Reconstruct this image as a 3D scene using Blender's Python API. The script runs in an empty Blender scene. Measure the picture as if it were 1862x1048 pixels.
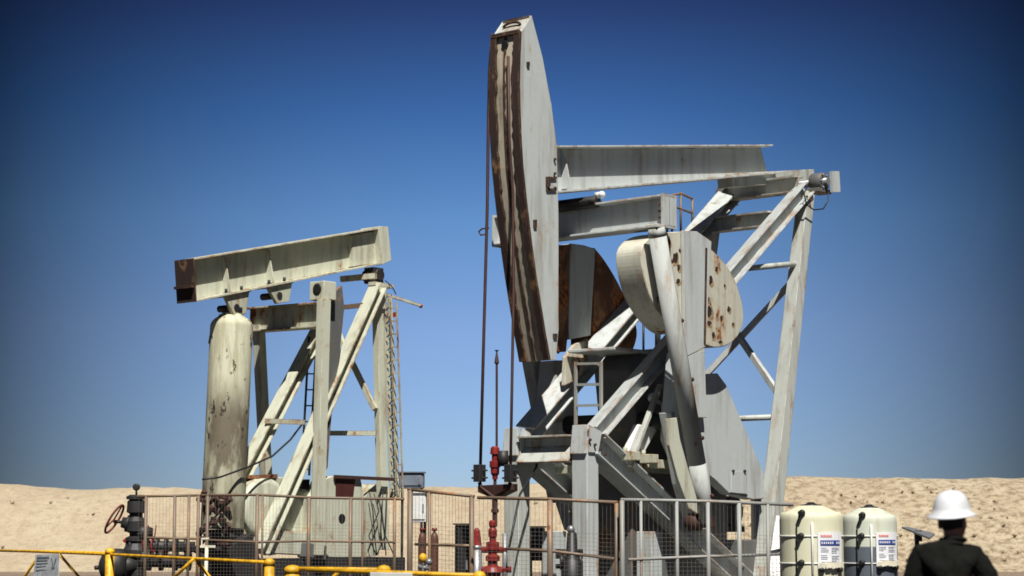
import bpy, bmesh, math, random
from mathutils import Vector, Matrix, noise as mnoise
R = math.radians
sc = bpy.context.scene
random.seed(7)
C = bpy.data.collections.new("place"); sc.collection.children.link(C)

# ------------------------------------------------------------------ camera
FPX, HOR, HC = 3620.0, 955.0, 1.6          # focal length in photo pixels, horizon row, eye height
PITCH = math.atan((HOR - 524) / FPX)
cam = bpy.data.objects.new("camera", bpy.data.cameras.new("camera")); C.objects.link(cam)
cam.location = (0, 0, HC); cam.rotation_euler = (math.pi / 2 + PITCH, 0, 0)
cam.data.sensor_width = 36; cam.data.lens = FPX / 1862 * 36
cam.data.clip_start = 0.1; cam.data.clip_end = 20000
cam.data.dof.use_dof = True; cam.data.dof.focus_distance = 33.5; cam.data.dof.aperture_fstop = 2.6
sc.camera = cam

# ------------------------------------------------------------------ world and sun
SUN_AZ, SUN_EL = R(9), R(56)              # azimuth to the right of straight behind the camera
sdir = Vector((math.sin(SUN_AZ) * math.cos(SUN_EL), -math.cos(SUN_AZ) * math.cos(SUN_EL), math.sin(SUN_EL)))
w = bpy.data.worlds.new("World"); sc.world = w; w.use_nodes = True
nt = w.node_tree; N = nt.nodes; L = nt.links; N.clear()
out = N.new('ShaderNodeOutputWorld'); bg = N.new('ShaderNodeBackground'); bg.inputs[1].default_value = 0.13
sky = N.new('ShaderNodeTexSky'); sky.sky_type = 'NISHITA'; sky.sun_disc = False
sky.sun_elevation = SUN_EL; sky.sun_rotation = math.pi - SUN_AZ
sky.altitude = 1500; sky.air_density = 1.0; sky.dust_density = 0.4; sky.ozone_density = 3.0
tc = N.new('ShaderNodeTexCoord'); sx = N.new('ShaderNodeSeparateXYZ'); L.new(tc.outputs['Generated'], sx.inputs[0])
rmp = N.new('ShaderNodeValToRGB'); L.new(sx.outputs['Z'], rmp.inputs[0])
cr = rmp.color_ramp
SKY_STOPS = [(0, (0.308, 0.381, 0.553)), (0.03, (0.308, 0.381, 0.553)), (0.098, (0.356, 0.4, 0.541)), (0.152, (0.275, 0.381, 0.512)), (0.205, (0.134, 0.244, 0.397)), (0.257, (0.08, 0.107, 0.203)), (0.36, (0.042, 0.067, 0.146)), (1, (0.039, 0.062, 0.118))]
for i, (p, c) in enumerate(SKY_STOPS):
    e = cr.elements[i] if i < 2 else cr.elements.new(p)
    e.position = p; e.color = (*c, 1)
# vignette put into the sky colour: darkens away from the middle azimuth
m1 = N.new('ShaderNodeMath'); m1.operation = 'POWER'; m1.inputs[1].default_value = 2; L.new(sx.outputs['X'], m1.inputs[0])
m2 = N.new('ShaderNodeMath'); m2.operation = 'MULTIPLY_ADD'; m2.inputs[1].default_value = -12.5; m2.inputs[2].default_value = 1.0; L.new(m1.outputs[0], m2.inputs[0])
m3 = N.new('ShaderNodeMath'); m3.operation = 'MAXIMUM'; m3.inputs[1].default_value = 0.21; L.new(m2.outputs[0], m3.inputs[0])
mu = N.new('ShaderNodeVectorMath'); mu.operation = 'MULTIPLY'; L.new(sky.outputs[0], mu.inputs[0]); L.new(rmp.outputs[0], mu.inputs[1])
mu2 = N.new('ShaderNodeVectorMath'); mu2.operation = 'SCALE'; L.new(mu.outputs[0], mu2.inputs[0]); L.new(m3.outputs[0], mu2.inputs['Scale'])
L.new(mu2.outputs[0], bg.inputs[0]); L.new(bg.outputs[0], out.inputs[0])
sl = bpy.data.lights.new("sun", 'SUN'); sl.energy = 5.0; sl.angle = R(0.5); sl.color = (1.0, 0.965, 0.90)
so = bpy.data.objects.new("sun", sl); C.objects.link(so); so.rotation_euler = sdir.to_track_quat('Z', 'Y').to_euler()
so.location = (0, -20, 40)
sc.view_settings.view_transform = 'Standard'; sc.view_settings.look = 'None'
sc.view_settings.exposure = 0.40; sc.view_settings.gamma = 1.0
sc.cycles.filter_width = 1.7

# ------------------------------------------------------------------ geometry helpers
def ray(px, py):
    x = (px - 931) / FPX; y = (524 - py) / FPX
    return Vector((x, math.cos(PITCH) - y * math.sin(PITCH), math.sin(PITCH) + y * math.cos(PITCH)))
EYE = Vector((0, 0, HC))
def at(px, py, Y):
    d = ray(px, py); return EYE + d * (Y / d.y)
class Frame:                                # a machine's own axes: u along it, v across it towards the near side
    def __init__(s, px, D, th):
        o = at(px, 900, D); s.O = Vector((o.x, o.y, 0)); s.th = R(th)
        s.U = Vector((math.cos(s.th), math.sin(s.th), 0)); s.V = Vector((math.sin(s.th), -math.cos(s.th), 0)); s.Z = Vector((0, 0, 1))
    def P(s, px, py, v):
        d = ray(px, py); t = (v - (EYE - s.O).dot(s.V)) / d.dot(s.V); return EYE + d * t
    def Q(s, px, py, u):
        d = ray(px, py); t = (u - (EYE - s.O).dot(s.U)) / d.dot(s.U); return EYE + d * t
    def W(s, u, v, z): return s.O + s.U * u + s.V * v + s.Z * z
    def loc(s, p): q = p - s.O; return q.dot(s.U), q.dot(s.V), q.z
    def mir(s, p): u, v, z = s.loc(p); return s.W(u, -v, z)

class MB:
    def __init__(s): s.v = []; s.f = []; s.sm = []
    def add(s, vs, fs, smooth=False):
        o = len(s.v); s.v += [Vector(x) for x in vs]; s.f += [[i + o for i in f] for f in fs]; s.sm += [smooth] * len(fs); return s
    def prism(s, poly, ext):
        n = len(poly); ext = Vector(ext)
        return s.add(list(poly) + [p + ext for p in poly], [list(range(n)), list(range(2 * n - 1, n - 1, -1))] + [[i, (i + 1) % n, (i + 1) % n + n, i + n] for i in range(n)])
    def extr(s, p, q, prof, up, prof2=None):
        a = (q - p).normalized(); side = a.cross(Vector(up)).normalized(); o = side.cross(a).normalized()
        n = len(prof); prof2 = prof2 or prof
        vs = [p + side * x + o * y for x, y in prof] + [q + side * x + o * y for x, y in prof2]
        return s.add(vs, [list(range(n)), list(range(2 * n - 1, n - 1, -1))] + [[i, (i + 1) % n, (i + 1) % n + n, i + n] for i in range(n)])
    def bar(s, p, q, w, h, up=(0, 0, 1), w2=None, h2=None):
        r = lambda w, h: [(-w / 2, -h / 2), (w / 2, -h / 2), (w / 2, h / 2), (-w / 2, h / 2)]
        return s.extr(p, q, r(w, h), up, r(w2 or w, h2 or h))
    def ibeam(s, p, q, w, h, tf=.03, tw=.025, up=(0, 0, 1), h2=None):
        def pr(w, h):
            a, b, t = w / 2, h / 2, tw / 2
            return [(-a, -b), (a, -b), (a, -b + tf), (t, -b + tf), (t, b - tf), (a, b - tf), (a, b), (-a, b), (-a, b - tf), (-t, b - tf), (-t, -b + tf), (-a, -b + tf)]
        return s.extr(p, q, pr(w, h), up, pr(w, h2 or h))
    def tube(s, p, q, r, n=14, r2=None):
        if (q - p).length < 1e-6: return s
        a = (q - p).normalized(); t = a.orthogonal().normalized(); b = a.cross(t); r2 = r if r2 is None else r2
        vs = [p + (t * math.cos(2 * math.pi * i / n) + b * math.sin(2 * math.pi * i / n)) * r for i in range(n)] + \
             [q + (t * math.cos(2 * math.pi * i / n) + b * math.sin(2 * math.pi * i / n)) * r2 for i in range(n)]
        s.add(vs, [[i, (i + 1) % n, (i + 1) % n + n, i + n] for i in range(n)], n > 6)
        o = len(s.v) - 2 * n
        s.f += [[o + i for i in range(n - 1, -1, -1)], [o + n + i for i in range(n)]]; s.sm += [False, False]; return s
    def path(s, pts, r, n=8):
        pts = [Vector(p) for p in pts]; vs = []; t = None
        for k, p in enumerate(pts):
            a = (pts[min(k + 1, len(pts) - 1)] - pts[max(k - 1, 0)]).normalized()
            t = a.orthogonal().normalized() if t is None else (t - a * t.dot(a)).normalized()
            b = a.cross(t)
            vs += [p + (t * math.cos(2 * math.pi * i / n) + b * math.sin(2 * math.pi * i / n)) * r for i in range(n)]
        fs = [[k * n + i, k * n + (i + 1) % n, (k + 1) * n + (i + 1) % n, (k + 1) * n + i] for k in range(len(pts) - 1) for i in range(n)]
        s.add(vs, fs, True)
        o = len(s.v) - len(vs)
        s.f += [[o + i for i in range(n - 1, -1, -1)], [o + len(vs) - n + i for i in range(n)]]; s.sm += [False, False]; return s
    def lathe(s, p, prof, axis=(0, 0, 1), n=28, smooth=True):
        a = Vector(axis).normalized(); t = a.orthogonal().normalized(); b = a.cross(t); vs = []
        for r, h in prof:
            vs += [p + a * h + (t * math.cos(2 * math.pi * i / n) + b * math.sin(2 * math.pi * i / n)) * max(r, 1e-4) for i in range(n)]
        m = len(prof)
        fs = [[k * n + i, k * n + (i + 1) % n, (k + 1) * n + (i + 1) % n, (k + 1) * n + i] for k in range(m - 1) for i in range(n)]
        s.add(vs, fs, smooth)
        o = len(s.v) - len(vs)
        s.f += [[o + i for i in range(n - 1, -1, -1)], [o + len(vs) - n + i for i in range(n)]]; s.sm += [False, False]; return s
    def ball(s, c, r, n=14, sc=(1, 1, 1), rot=None):
        vs = []; m = n // 2
        for k in range(1, m):
            ph = math.pi * k / m
            for i in range(n):
                q = Vector((math.sin(ph) * math.cos(2 * math.pi * i / n) * sc[0], math.sin(ph) * math.sin(2 * math.pi * i / n) * sc[1], math.cos(ph) * sc[2])) * r
                if rot: q = rot @ q
                vs.append(c + q)
        q1 = Vector((0, 0, r * sc[2])); q2 = -q1
        if rot: q1 = rot @ q1; q2 = rot @ q2
        vs += [c + q1, c + q2]; a = (m - 1) * n
        fs = [[k * n + i, (k + 1) * n + i, (k + 1) * n + (i + 1) % n, k * n + (i + 1) % n] for k in range(m - 2) for i in range(n)]
        fs += [[a, i, (i + 1) % n] for i in range(n)] + [[a + 1, (m - 2) * n + (i + 1) % n, (m - 2) * n + i] for i in range(n)]
        return s.add(vs, fs, True)
    def build(s, name, mat, parent=None, base=None, bevel=0):
        me = bpy.data.meshes.new(name)
        if parent: M = parent.matrix_basis.inverted(); vs = [M @ v for v in s.v]; org = None
        else:
            if base is None:
                xs = [v.x for v in s.v]; ys = [v.y for v in s.v]; zs = [v.z for v in s.v]
                base = Vector(((min(xs) + max(xs)) / 2, (min(ys) + max(ys)) / 2, min(zs)))
            vs = [v - base for v in s.v]
        me.from_pydata([tuple(v) for v in vs], [], s.f); me.update()
        me.polygons.foreach_set('use_smooth', s.sm)
        bm = bmesh.new(); bm.from_mesh(me); bmesh.ops.recalc_face_normals(bm, faces=bm.faces); bm.to_mesh(me); bm.free()
        me.materials.append(mat)
        o = bpy.data.objects.new(name, me); C.objects.link(o)
        if parent: o.parent = parent
        else: o.location = base
        if bevel:
            b = o.modifiers.new('bevel', 'BEVEL'); b.width = bevel; b.segments = 1; b.limit_method = 'ANGLE'; b.angle_limit = R(40)
        return o
def tag(o, label, cat=None, group=None, kind=None):
    if label: o['label'] = label
    if cat: o['category'] = cat
    if group: o['group'] = group
    if kind: o['kind'] = kind
    return o
def thing(name, label, cat, loc, rz=0, group=None):
    o = bpy.data.objects.new(name, None); C.objects.link(o); o.location = loc; o.rotation_euler = (0, 0, rz)
    o.matrix_basis = Matrix.Translation(loc) @ Matrix.Rotation(rz, 4, 'Z')
    return tag(o, label, cat, group)
def sub(objs, parent):                     # hang objects built in the thing's space one level deeper
    for o in objs: o.parent = parent

# ------------------------------------------------------------------ materials
def nodes(name, rough=.6, metal=0):
    m = bpy.data.materials.new(name); m.use_nodes = True; t = m.node_tree; b = t.nodes['Principled BSDF']
    b.inputs['Roughness'].default_value = rough; b.inputs['Metallic'].default_value = metal
    return m, t, b
def nz(t, scale, detail=6, rough=.6, st=(1, 1, 1), off=(0, 0, 0), co='Object'):
    tc = t.nodes.new('ShaderNodeTexCoord'); mp = t.nodes.new('ShaderNodeMapping'); mp.inputs['Scale'].default_value = st; mp.inputs['Location'].default_value = off
    n = t.nodes.new('ShaderNodeTexNoise'); n.inputs['Scale'].default_value = scale; n.inputs['Detail'].default_value = detail; n.inputs['Roughness'].default_value = rough
    t.links.new(tc.outputs[co], mp.inputs[0]); t.links.new(mp.outputs[0], n.inputs[0]); return n.outputs[0]
def mr(t, src, a, b, c=0, d=1):
    n = t.nodes.new('ShaderNodeMapRange'); n.interpolation_type = 'SMOOTHSTEP'
    for i, x in zip((1, 2, 3, 4), (a, b, c, d)): n.inputs[i].default_value = x
    t.links.new(src, n.inputs[0]); return n.outputs[0]
def mt(t, op, a, b):
    n = t.nodes.new('ShaderNodeMath'); n.operation = op
    for i, x in enumerate((a, b)):
        if isinstance(x, (int, float)): n.inputs[i].default_value = x
        else: t.links.new(x, n.inputs[i])
    return n.outputs[0]
def mx(t, fac, a, b, mode='MIX'):
    n = t.nodes.new('ShaderNodeMix'); n.data_type = 'RGBA'; n.blend_type = mode
    if isinstance(fac, (int, float)): n.inputs[0].default_value = fac
    else: t.links.new(fac, n.inputs[0])
    for k, x in ((6, a), (7, b)):
        if isinstance(x, tuple): n.inputs[k].default_value = (*x, 1)
        else: t.links.new(x, n.inputs[k])
    return n.outputs[2]
def bump(t, b, src, st, dist=.01):
    n = t.nodes.new('ShaderNodeBump'); n.inputs['Strength'].default_value = st; n.inputs['Distance'].default_value = dist
    t.links.new(src, n.inputs['Height']); t.links.new(n.outputs[0], b.inputs['Normal'])
def steel(name, base, rust=.4, dirt=.5, seed=0, edge=.14, dark=(.05, .018, .01), orange=(.36, .13, .035), grime=(.16, .13, .09), rough=.5):
    m, t, b = nodes(name, rough)
    off = (seed * 3.1, seed * 1.7, seed * 2.3)
    n1 = nz(t, 2.2, 9, .68, (1, 1, .7), off)
    n2 = nz(t, 5.5, 6, .6, (1, 1, .12), off)
    n3 = nz(t, 14, 4, .6, (1, 1, 1), off)
    bv = t.nodes.new('ShaderNodeBevel'); bv.samples = 4; bv.inputs['Radius'].default_value = .035
    ge = t.nodes.new('ShaderNodeNewGeometry')
    dt = t.nodes.new('ShaderNodeVectorMath'); dt.operation = 'DOT_PRODUCT'; t.links.new(bv.outputs[0], dt.inputs[0]); t.links.new(ge.outputs['Normal'], dt.inputs[1])
    ed = mr(t, dt.outputs['Value'], .99, .85)
    s = mt(t, 'ADD', n1, mt(t, 'MULTIPLY', ed, edge)); s = mt(t, 'ADD', s, mt(t, 'MULTIPLY', mt(t, 'SUBTRACT', n2, .5), .28))
    th = .78 - .28 * rust
    mask = mr(t, s, th, th + .045)
    halo = mr(t, s, th - .09, th + .04)
    dm = mt(t, 'MULTIPLY', mr(t, n2, .45, .72), dirt)
    c0 = mx(t, dm, base, grime)
    c1 = mx(t, mr(t, n3, .3, .7), c0, tuple(x * .86 for x in base)); c1 = mx(t, .6, c1, c0)
    c2 = mx(t, mt(t, 'MULTIPLY', halo, .62), c1, (.38, .21, .09))
    rc = mx(t, mr(t, n3, .35, .65), dark, orange)
    t.links.new(mx(t, mask, c2, rc), b.inputs['Base Color'])
    t.links.new(mr(t, mask, 0, 1, rough, .9), b.inputs['Roughness'])
    bump(t, b, mt(t, 'ADD', mt(t, 'MULTIPLY', mask, -.5), n1), .35, .012)
    return m
def plain(name, col, rough=.5, metal=0, var=.2, scale=6, st=(1, 1, 1)):
    m, t, b = nodes(name, rough, metal)
    n = nz(t, scale, 6, .65, st)
    t.links.new(mx(t, mr(t, n, .3, .7), tuple(c * (1 - var) for c in col), tuple(min(1, c * (1 + var * .5)) for c in col)), b.inputs['Base Color'])
    bump(t, b, n, .15, .006); return m
GREY = (.50, .53, .52); GREEN = (.57, .58, .46)
M = {}
M['grey'] = steel('weathered_grey_paint', GREY, .40, .5, 1, edge=.17)
M['grey2'] = steel('stained_grey_paint', (.48, .50, .46), .58, .7, 2, edge=.17)
M['green'] = steel('weathered_green_grey_paint', GREEN, .46, .5, 3, edge=.17)
M['green2'] = steel('heavily_rusted_green_paint', (.48, .49, .38), .68, .7, 4)
M['wt'] = steel('rust_pitted_cream_paint', (.54, .53, .43), .68, .45, 5, edge=.17)
M['wt2'] = steel('cream_paint_edge_rust', (.58, .57, .47), .50, .35, 12, edge=.15)
M['mat'] = steel('matte_grey_paint', (.43, .45, .43), .42, .7, 13, rough=.8)
M['rustp'] = steel('rust_brown_plate', (.13, .05, .024), .85, .8, 6, dark=(.03, .012, .008), orange=(.46, .13, .03), grime=(.05, .02, .012), rough=.9)
M['pit'] = plain('flaked_dark_rust', (.028, .014, .010), .9, 0, .5, 12); M['halo'] = plain('orange_rust_bloom', (.38, .25, .13), .85, 0, .5, 14)
M['track'] = steel('rusted_cable_track', (.032, .015, .011), .50, .5, 7, dark=(.013, .007, .006), orange=(.06, .026, .013), grime=(.02, .011, .009), rough=.85)
M['face'] = steel('dirty_beige_steel', (.48, .43, .33), .42, .8, 8, grime=(.13, .095, .06), edge=.12, rough=.7)
M['dark'] = plain('grimy_dark_steel', (.035, .034, .034), .55, .3)
M['dkgrey'] = steel('shaded_gearbox_paint', (.11, .115, .115), .45, .6, 9)  # dark base carries the shade over the gear reducer and its pedestal
M['pipe'] = steel('rusty_fence_pipe', (.17, .12, .085), .62, .6, 10)
M['pipeg'] = steel('galvanised_fence_pipe', (.29, .30, .285), .45, .6, 11)
M['wire'] = plain('fence_wire', (.22, .20, .18), .5, .4)
M['rod'] = plain('rusty_cable', (.075, .035, .028), .6, .3)
M['red'] = plain('red_valve_paint', (.22, .016, .012), .45, 0, .5, 9)
M['redold'] = plain('old_dark_red_paint', (.14, .02, .015), .7, 0, .5, 9)
M['yellow'] = plain('yellow_safety_paint', (.74, .40, .014), .5, 0, .45, 9)
M['black'] = plain('black_rubber', (.012, .012, .013), .5)
M['steelg'] = plain('bare_grey_steel', (.28, .29, .30), .45, .5)
M['bluegrey'] = plain('blue_grey_cabinet_paint', (.17, .20, .25), .5)
M['white'] = plain('white_paint', (.72, .72, .70), .5, 0, .12)
M['maroon'] = plain('maroon_panel_paint', (.07, .018, .014), .6)
M['brown'] = plain('brown_cylinder_paint', (.10, .035, .02), .5)

# ------------------------------------------------------------------ ground, berm
def sand(name, c1, c2, c3, spots=.0, sc_=1, extra=None):
    m, t, b = nodes(name, .95)
    n1 = nz(t, .35 * sc_, 8, .62); n2 = nz(t, 2.6 * sc_, 8, .7, (1, 1, 1.8)); n3 = nz(t, 9 * sc_, 5, .7, (1, 1, 1))
    c = mx(t, mr(t, n1, .35, .65), c1, c2); c = mx(t, mt(t, 'MULTIPLY', mr(t, n2, .5, .68), .65), c, c3)
    c = mx(t, mr(t, n3, .62 - spots, .72), c, tuple(x * .55 for x in c3))
    if extra: c = extra(t, c, n2, n1)
    t.links.new(c, b.inputs['Base Color']); bump(t, b, mt(t, 'ADD', n2, mt(t, 'MULTIPLY', n3, .5)), 1.0, .25); return m
def axis(t, k):
    tc = t.nodes.new('ShaderNodeTexCoord'); s = t.nodes.new('ShaderNodeSeparateXYZ'); t.links.new(tc.outputs['Object'], s.inputs[0]); return s.outputs[k]
def scrub_mottle(t, c, n2, n1):             # dry scrub thickens towards the right end of the slope
    g = nz(t, 1.1, 6, .6, (2.2, .35, .5), (5, 2, 1)); c = mx(t, mt(t, 'MULTIPLY', mr(t, g, .52, .66), .35), c, (.50, .36, .22))
    q = nz(t, 3.2, 7, .75, (1, 1, 1.6), (3, 1, 7)); f = mt(t, 'MULTIPLY', mr(t, q, .44, .62), mr(t, axis(t, 'X'), 2, 12, .18, .85))
    return mx(t, f, c, (.27, .195, .115))
def low_bounce_yard(t, c, n2, n1):                  # sand colour darkened round the machines to cut bounce light
    e = mt(t, 'ADD', axis(t, 'Y'), mt(t, 'MULTIPLY', n1, 10)); return mx(t, mr(t, e, 58, 64), (.055, .042, .033), c)
M['berm'] = sand('pale_sand_slope', (.67, .56, .39), (.60, .485, .335), (.43, .34, .225), .02, extra=scrub_mottle)
M['ground'] = sand('packed_sand', (.36, .27, .20), (.30, .22, .16), (.20, .145, .10), extra=low_bounce_yard)
g = MB()
n = 24
xs = [-4000, -800, -200, -90, -45, -20, 0, 20, 45, 90, 200, 800, 4000]; ys = [-60, -10, 5, 15, 25, 35, 45, 60, 75, 110, 300, 1000, 6000]
g.add([(x, y, 0) for y in ys for x in xs], [[j * 13 + i, j * 13 + i + 1, (j + 1) * 13 + i + 1, (j + 1) * 13 + i] for j in range(12) for i in range(12)])
tag(g.build('ground', M['ground'], base=Vector((0, 0, 0))), None, kind='structure')
def crest_row(px):                          # skyline of the berm, photo rows
    pts = [(-600, 872), (0, 881), (60, 884), (110, 888), (170, 892), (230, 886), (300, 888), (380, 891), (600, 889), (850, 885), (1100, 876), (1300, 868), (1450, 867), (1650, 870), (1862, 872), (2500, 868)]
    for (a, y0), (b, y1) in zip(pts, pts[1:]):
        if px <= b: return y0 + (y1 - y0) * max(0, (px - a)) / (b - a)
    return 868
berm = MB(); NX, NY = 420, 46
vs = []
for j in range(NY):
    for i in range(NX):
        x = -75 + 150 * i / (NX - 1); s_ = j / (NY - 1); y = 69 + 26 * s_
        px = 931 + FPX * x / 77; hc = HC + (HOR - crest_row(px)) * 77 / FPX + .05 * mnoise.noise(Vector((x * .9, 1, 0))) + .04 * mnoise.noise(Vector((x * 3, 4, 0)))
        f = (y - 69) / 8.5
        if f < 1: z = hc * (f * f * (3 - 2 * f)) ** .8
        else: z = hc - .3 * (y - 77.5) ** 1.0 * .25
        z += (.22 * mnoise.fractal(Vector((x * .35, y * .35, 3)), 1, 2, 5)) * min(1, f * 1.5) * (1.0 if f < .95 else .35)
        vs.append((x, y + .6 * mnoise.noise(Vector((x * .12, 0, 9))), max(z, -.1) if j else -.15))
berm.add(vs, [[j * NX + i, j * NX + i + 1, (j + 1) * NX + i + 1, (j + 1) * NX + i] for j in range(NY - 1) for i in range(NX - 1)], True)
bo = berm.build('berm', M['berm'], base=Vector((0, 69, 0))); tag(bo, None, kind='structure')
# scrub
sb = MB()
for k in range(1500):
    i = random.randrange(5, NX - 5)
    right = vs[i][0] > 8
    if not right and random.random() < .86: continue
    if random.random() < .3 and not right: continue
    j = random.randrange(2, 12); p = Vector(vs[j * NX + i]) + Vector((random.uniform(-.2, .2), 0, 0))
    r_ = random.uniform(.03, .10)
    if mnoise.noise(Vector((p.x * .3, p.y * .5, 5))) < -.1: continue
    for q in range(5):
        a = random.uniform(0, 6.28); d = Vector((math.cos(a), math.sin(a), random.uniform(.5, 1.3))) * r_
        t_ = Vector((-math.sin(a), math.cos(a), 0)) * r_ * .28
        sb.add([p - t_, p + t_, p + d + t_ * .7, p + d - t_ * .7 + Vector((0, 0, r_ * .25))], [[0, 1, 2, 3]])
M['scrub'] = plain('dry_scrub', (.20, .15, .085), .9, 0, .4, 2)
tag(sb.build('desert_scrub', M['scrub'], base=Vector((0, 73, 0))), 'dry brown desert scrub scattered over the sandy slope', 'scrub', kind='stuff')

# ================================================================== BIG PUMPING UNIT
F = Frame(1180, 33, 50); P, Q, W = F.P, F.Q, F.W
U, V, Z = F.U, F.V, F.Z
A = thing('pumpjack', 'tall pale grey oil pumpjack with big curved horse head and raised rounded counterweights', 'pumpjack', F.O, F.th)
def lerp(a, b, t): return a + (b - a) * t
def loc(px, py, v): return F.loc(P(px, py, v))

# walking beam ------------------------------------------------------
HV = .24
tl, tr = P(1005, 265, HV), P(1406, 263, HV); bl, br = P(1005, 352, HV), P(1416, 316, HV)
b = MB()
def onv(p, v): u, _, z = F.loc(p); return W(u, v, z)
b.prism([onv(tl, -HV), onv(tr, -HV), onv(tr, -HV) - Z * .03, onv(tl, -HV) - Z * .03], V * 2 * HV)
b.prism([onv(bl, -HV), onv(br, -HV), onv(br, -HV) + Z * .035, onv(bl, -HV) + Z * .035], V * 2 * HV)
b.prism([onv(tl, -.02) - Z * .03, onv(tr, -.02) - Z * .03 - U * .08, onv(br, -.02) + Z * .035 - U * .03, onv(bl, -.02) + Z * .035], V * .04)
wb = b.build('walking_beam', M['grey'], A, bevel=.004)
for k, px in enumerate((1040, 1225)):
    s_ = MB()
    u0, _, zt = F.loc(P(px, 267, HV)); _, _, zb = F.loc(P(px, 345, HV)); zt -= .035
    if k == 0: s_.prism([W(u0, .02, zt), W(u0, .06, zt), W(u0, HV - .02, zb + .03), W(u0, .02, zb + .03)], U * .03)
    if k == 0: s_.build('stiffener', M['grey'], A)
# tail section carrying the pivot
t = MB()
p0, p1 = P(1330, 326, .14), P(1480, 318, .14)
t.bar(onv(p0, 0) - Z * .02, onv(p1, 0) - Z * .02, .32, .24)
t.build('beam_tail', M['grey2'], A, bevel=.008)
t = MB()   # pivot shaft across the tail with bearing housings
ps = P(1493, 331, 1.05); u_, _, z_ = F.loc(ps)
t.tube(W(u_, -1.1, z_), W(u_, 1.2, z_), .07)
t.build('pivot_shaft', M['steelg'], A)
for sgn in (-1, 1):
    h = MB(); c = W(u_, sgn * 1.0, z_)
    h.lathe(c - V * .12, [(.10, 0), (.165, .0), (.165, .24), (.10, .24)], V, 24)
    h.bar(c - U * .22 - Z * .17, c + U * .22 - Z * .17, .26, .07)
    hb = h.build('bearing_housing', M['dkgrey'], A, bevel=.006)
    for k in range(6):
        bb = MB(); a = k * math.pi / 3; q = c + V * .12 + (U * math.cos(a) + Z * math.sin(a)) * .13
        bb.tube(q, q + V * .03, .02, 8); bb.build('bolt', M['steelg'], A).parent = hb
    bb = MB(); bb.tube(c + V * .12, c + V * .15, .06, 12)
    bb.build('shaft_cap', M['steelg'], A).parent = hb
e = MB()
e.prism([P(1508, 312, 1.18), P(1522, 312, 1.18), P(1524, 350, 1.18), P(1510, 350, 1.18)], V * .05)
e.build('bearing_cover', M['grey'], A)
e = MB()
e.path([P(x, y, 1.2) for x, y in ((1470, 335), (1462, 352), (1466, 372), (1480, 382), (1497, 380), (1506, 365), (1506, 350))], .012)
e.build('grease_hose', M['black'], A)

# horse head -----------------------------------------------------------
near = [(948, 57), (946, 100), (945, 150), (946, 200), (948, 250), (951, 300), (956, 350), (962, 400), (968, 450), (975, 500), (983, 550), (992, 605), (1001, 655)]
back = [(1011, 655), (1016, 600), (1016, 400), (1013, 268), (1003, 190), (987, 105), (967, 28)]
HW = .30
fr = [P(x, y, HW) for x, y in near]; bk = [P(x, y, HW) for x, y in back]
h = MB()
h.prism(fr + bk, -V * .03)
h.prism([onv(p, -HW) for p in fr + bk], V * .03)
h.build('horse_head', M['grey'], A, bevel=.006)
# curved face
h = MB(); n = len(fr)
for k in range(n - 1):
    a, c = onv(fr[k], -HW + .031), onv(fr[k + 1], -HW + .031)
    h.prism([a + U * .012, c + U * .012, c + U * .04, a + U * .04], V * (2 * HW - .062))
hf = h.build('curved_face', M['face'], A)
for v0, v1, nm, mt_ in ((-HW, -HW + .13, 'cable_track', 'track'), (HW - .13, HW, 'cable_track', 'track'), (-.035, .0, 'centre_rib', 'track')):
    h = MB(); rr = random.Random(int(v0 * 100))
    sub_pts = []
    for k in range(n - 1):
        for q in range(5): sub_pts.append(lerp(onv(fr[k], 0), onv(fr[k + 1], 0), q / 5))
    sub_pts.append(onv(fr[-1], 0)); ws = [rr.uniform(-.018, .018) for _ in sub_pts]
    inn = (v1 if v0 < -.1 else v0)
    vs_ = []
    for k, p in enumerate(sub_pts):
        j0 = v0 + (ws[k] if v0 > 0 else 0); j1 = v1 + (ws[k] if v0 < 0 else 0)
        d = .035 if nm == 'cable_track' else .006
        vs_ += [p - U * d + V * j0, p - U * d + V * j1, p + U * .011 + V * j1, p + U * .011 + V * j0]
    m_ = len(sub_pts)
    fs = [[k * 4 + a, k * 4 + (a + 1) % 4, (k + 1) * 4 + (a + 1) % 4, (k + 1) * 4 + a] for k in range(m_ - 1) for a in range(4)] + [[0, 1, 2, 3], [m_ * 4 - 1, m_ * 4 - 2, m_ * 4 - 3, m_ * 4 - 4]]
    h.add(vs_, fs); h.build(nm, M[mt_], A)
# top and rear closing plates
h = MB()
a, c = onv(fr[0], -HW + .031), onv(bk[-1], -HW + .031)
h.prism([a - Z * .02, c - Z * .02, c - Z * .05, a - Z * .05], V * (2 * HW - .062))
for k in range(len(bk) - 1):
    a, c = onv(bk[k], -HW + .031), onv(bk[k + 1], -HW + .031)
    h.prism([a - U * .012, c - U * .012, c - U * .035, a - U * .035], V * (2 * HW - .062))
h.build('closing_plate', M['grey2'], A)
h = MB(); c = lerp(onv(fr[0], 0), onv(bk[-1], 0), .5); ax = (onv(bk[-1], 0) - onv(fr[0], 0)).normalized()
h.path([c + V * (.17 * math.cos(a)) + (Z * .06) * math.sin(a) - ax * 0 for a in [math.pi * i / 10 for i in range(11)]], .022)
h.bar(onv(fr[0], -.27) - Z * .0 - U * .02, onv(fr[0], .27) - U * .02, .05, .06)
h.build('lifting_eye', M['track'], A)
h = MB(); c = onv(lerp(fr[0], fr[1], .45), -.02) - U * .001; h.tube(c - U * .012, c + U * .02, .065, 18)
h.build('face_hole', M['black'], A)
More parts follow.
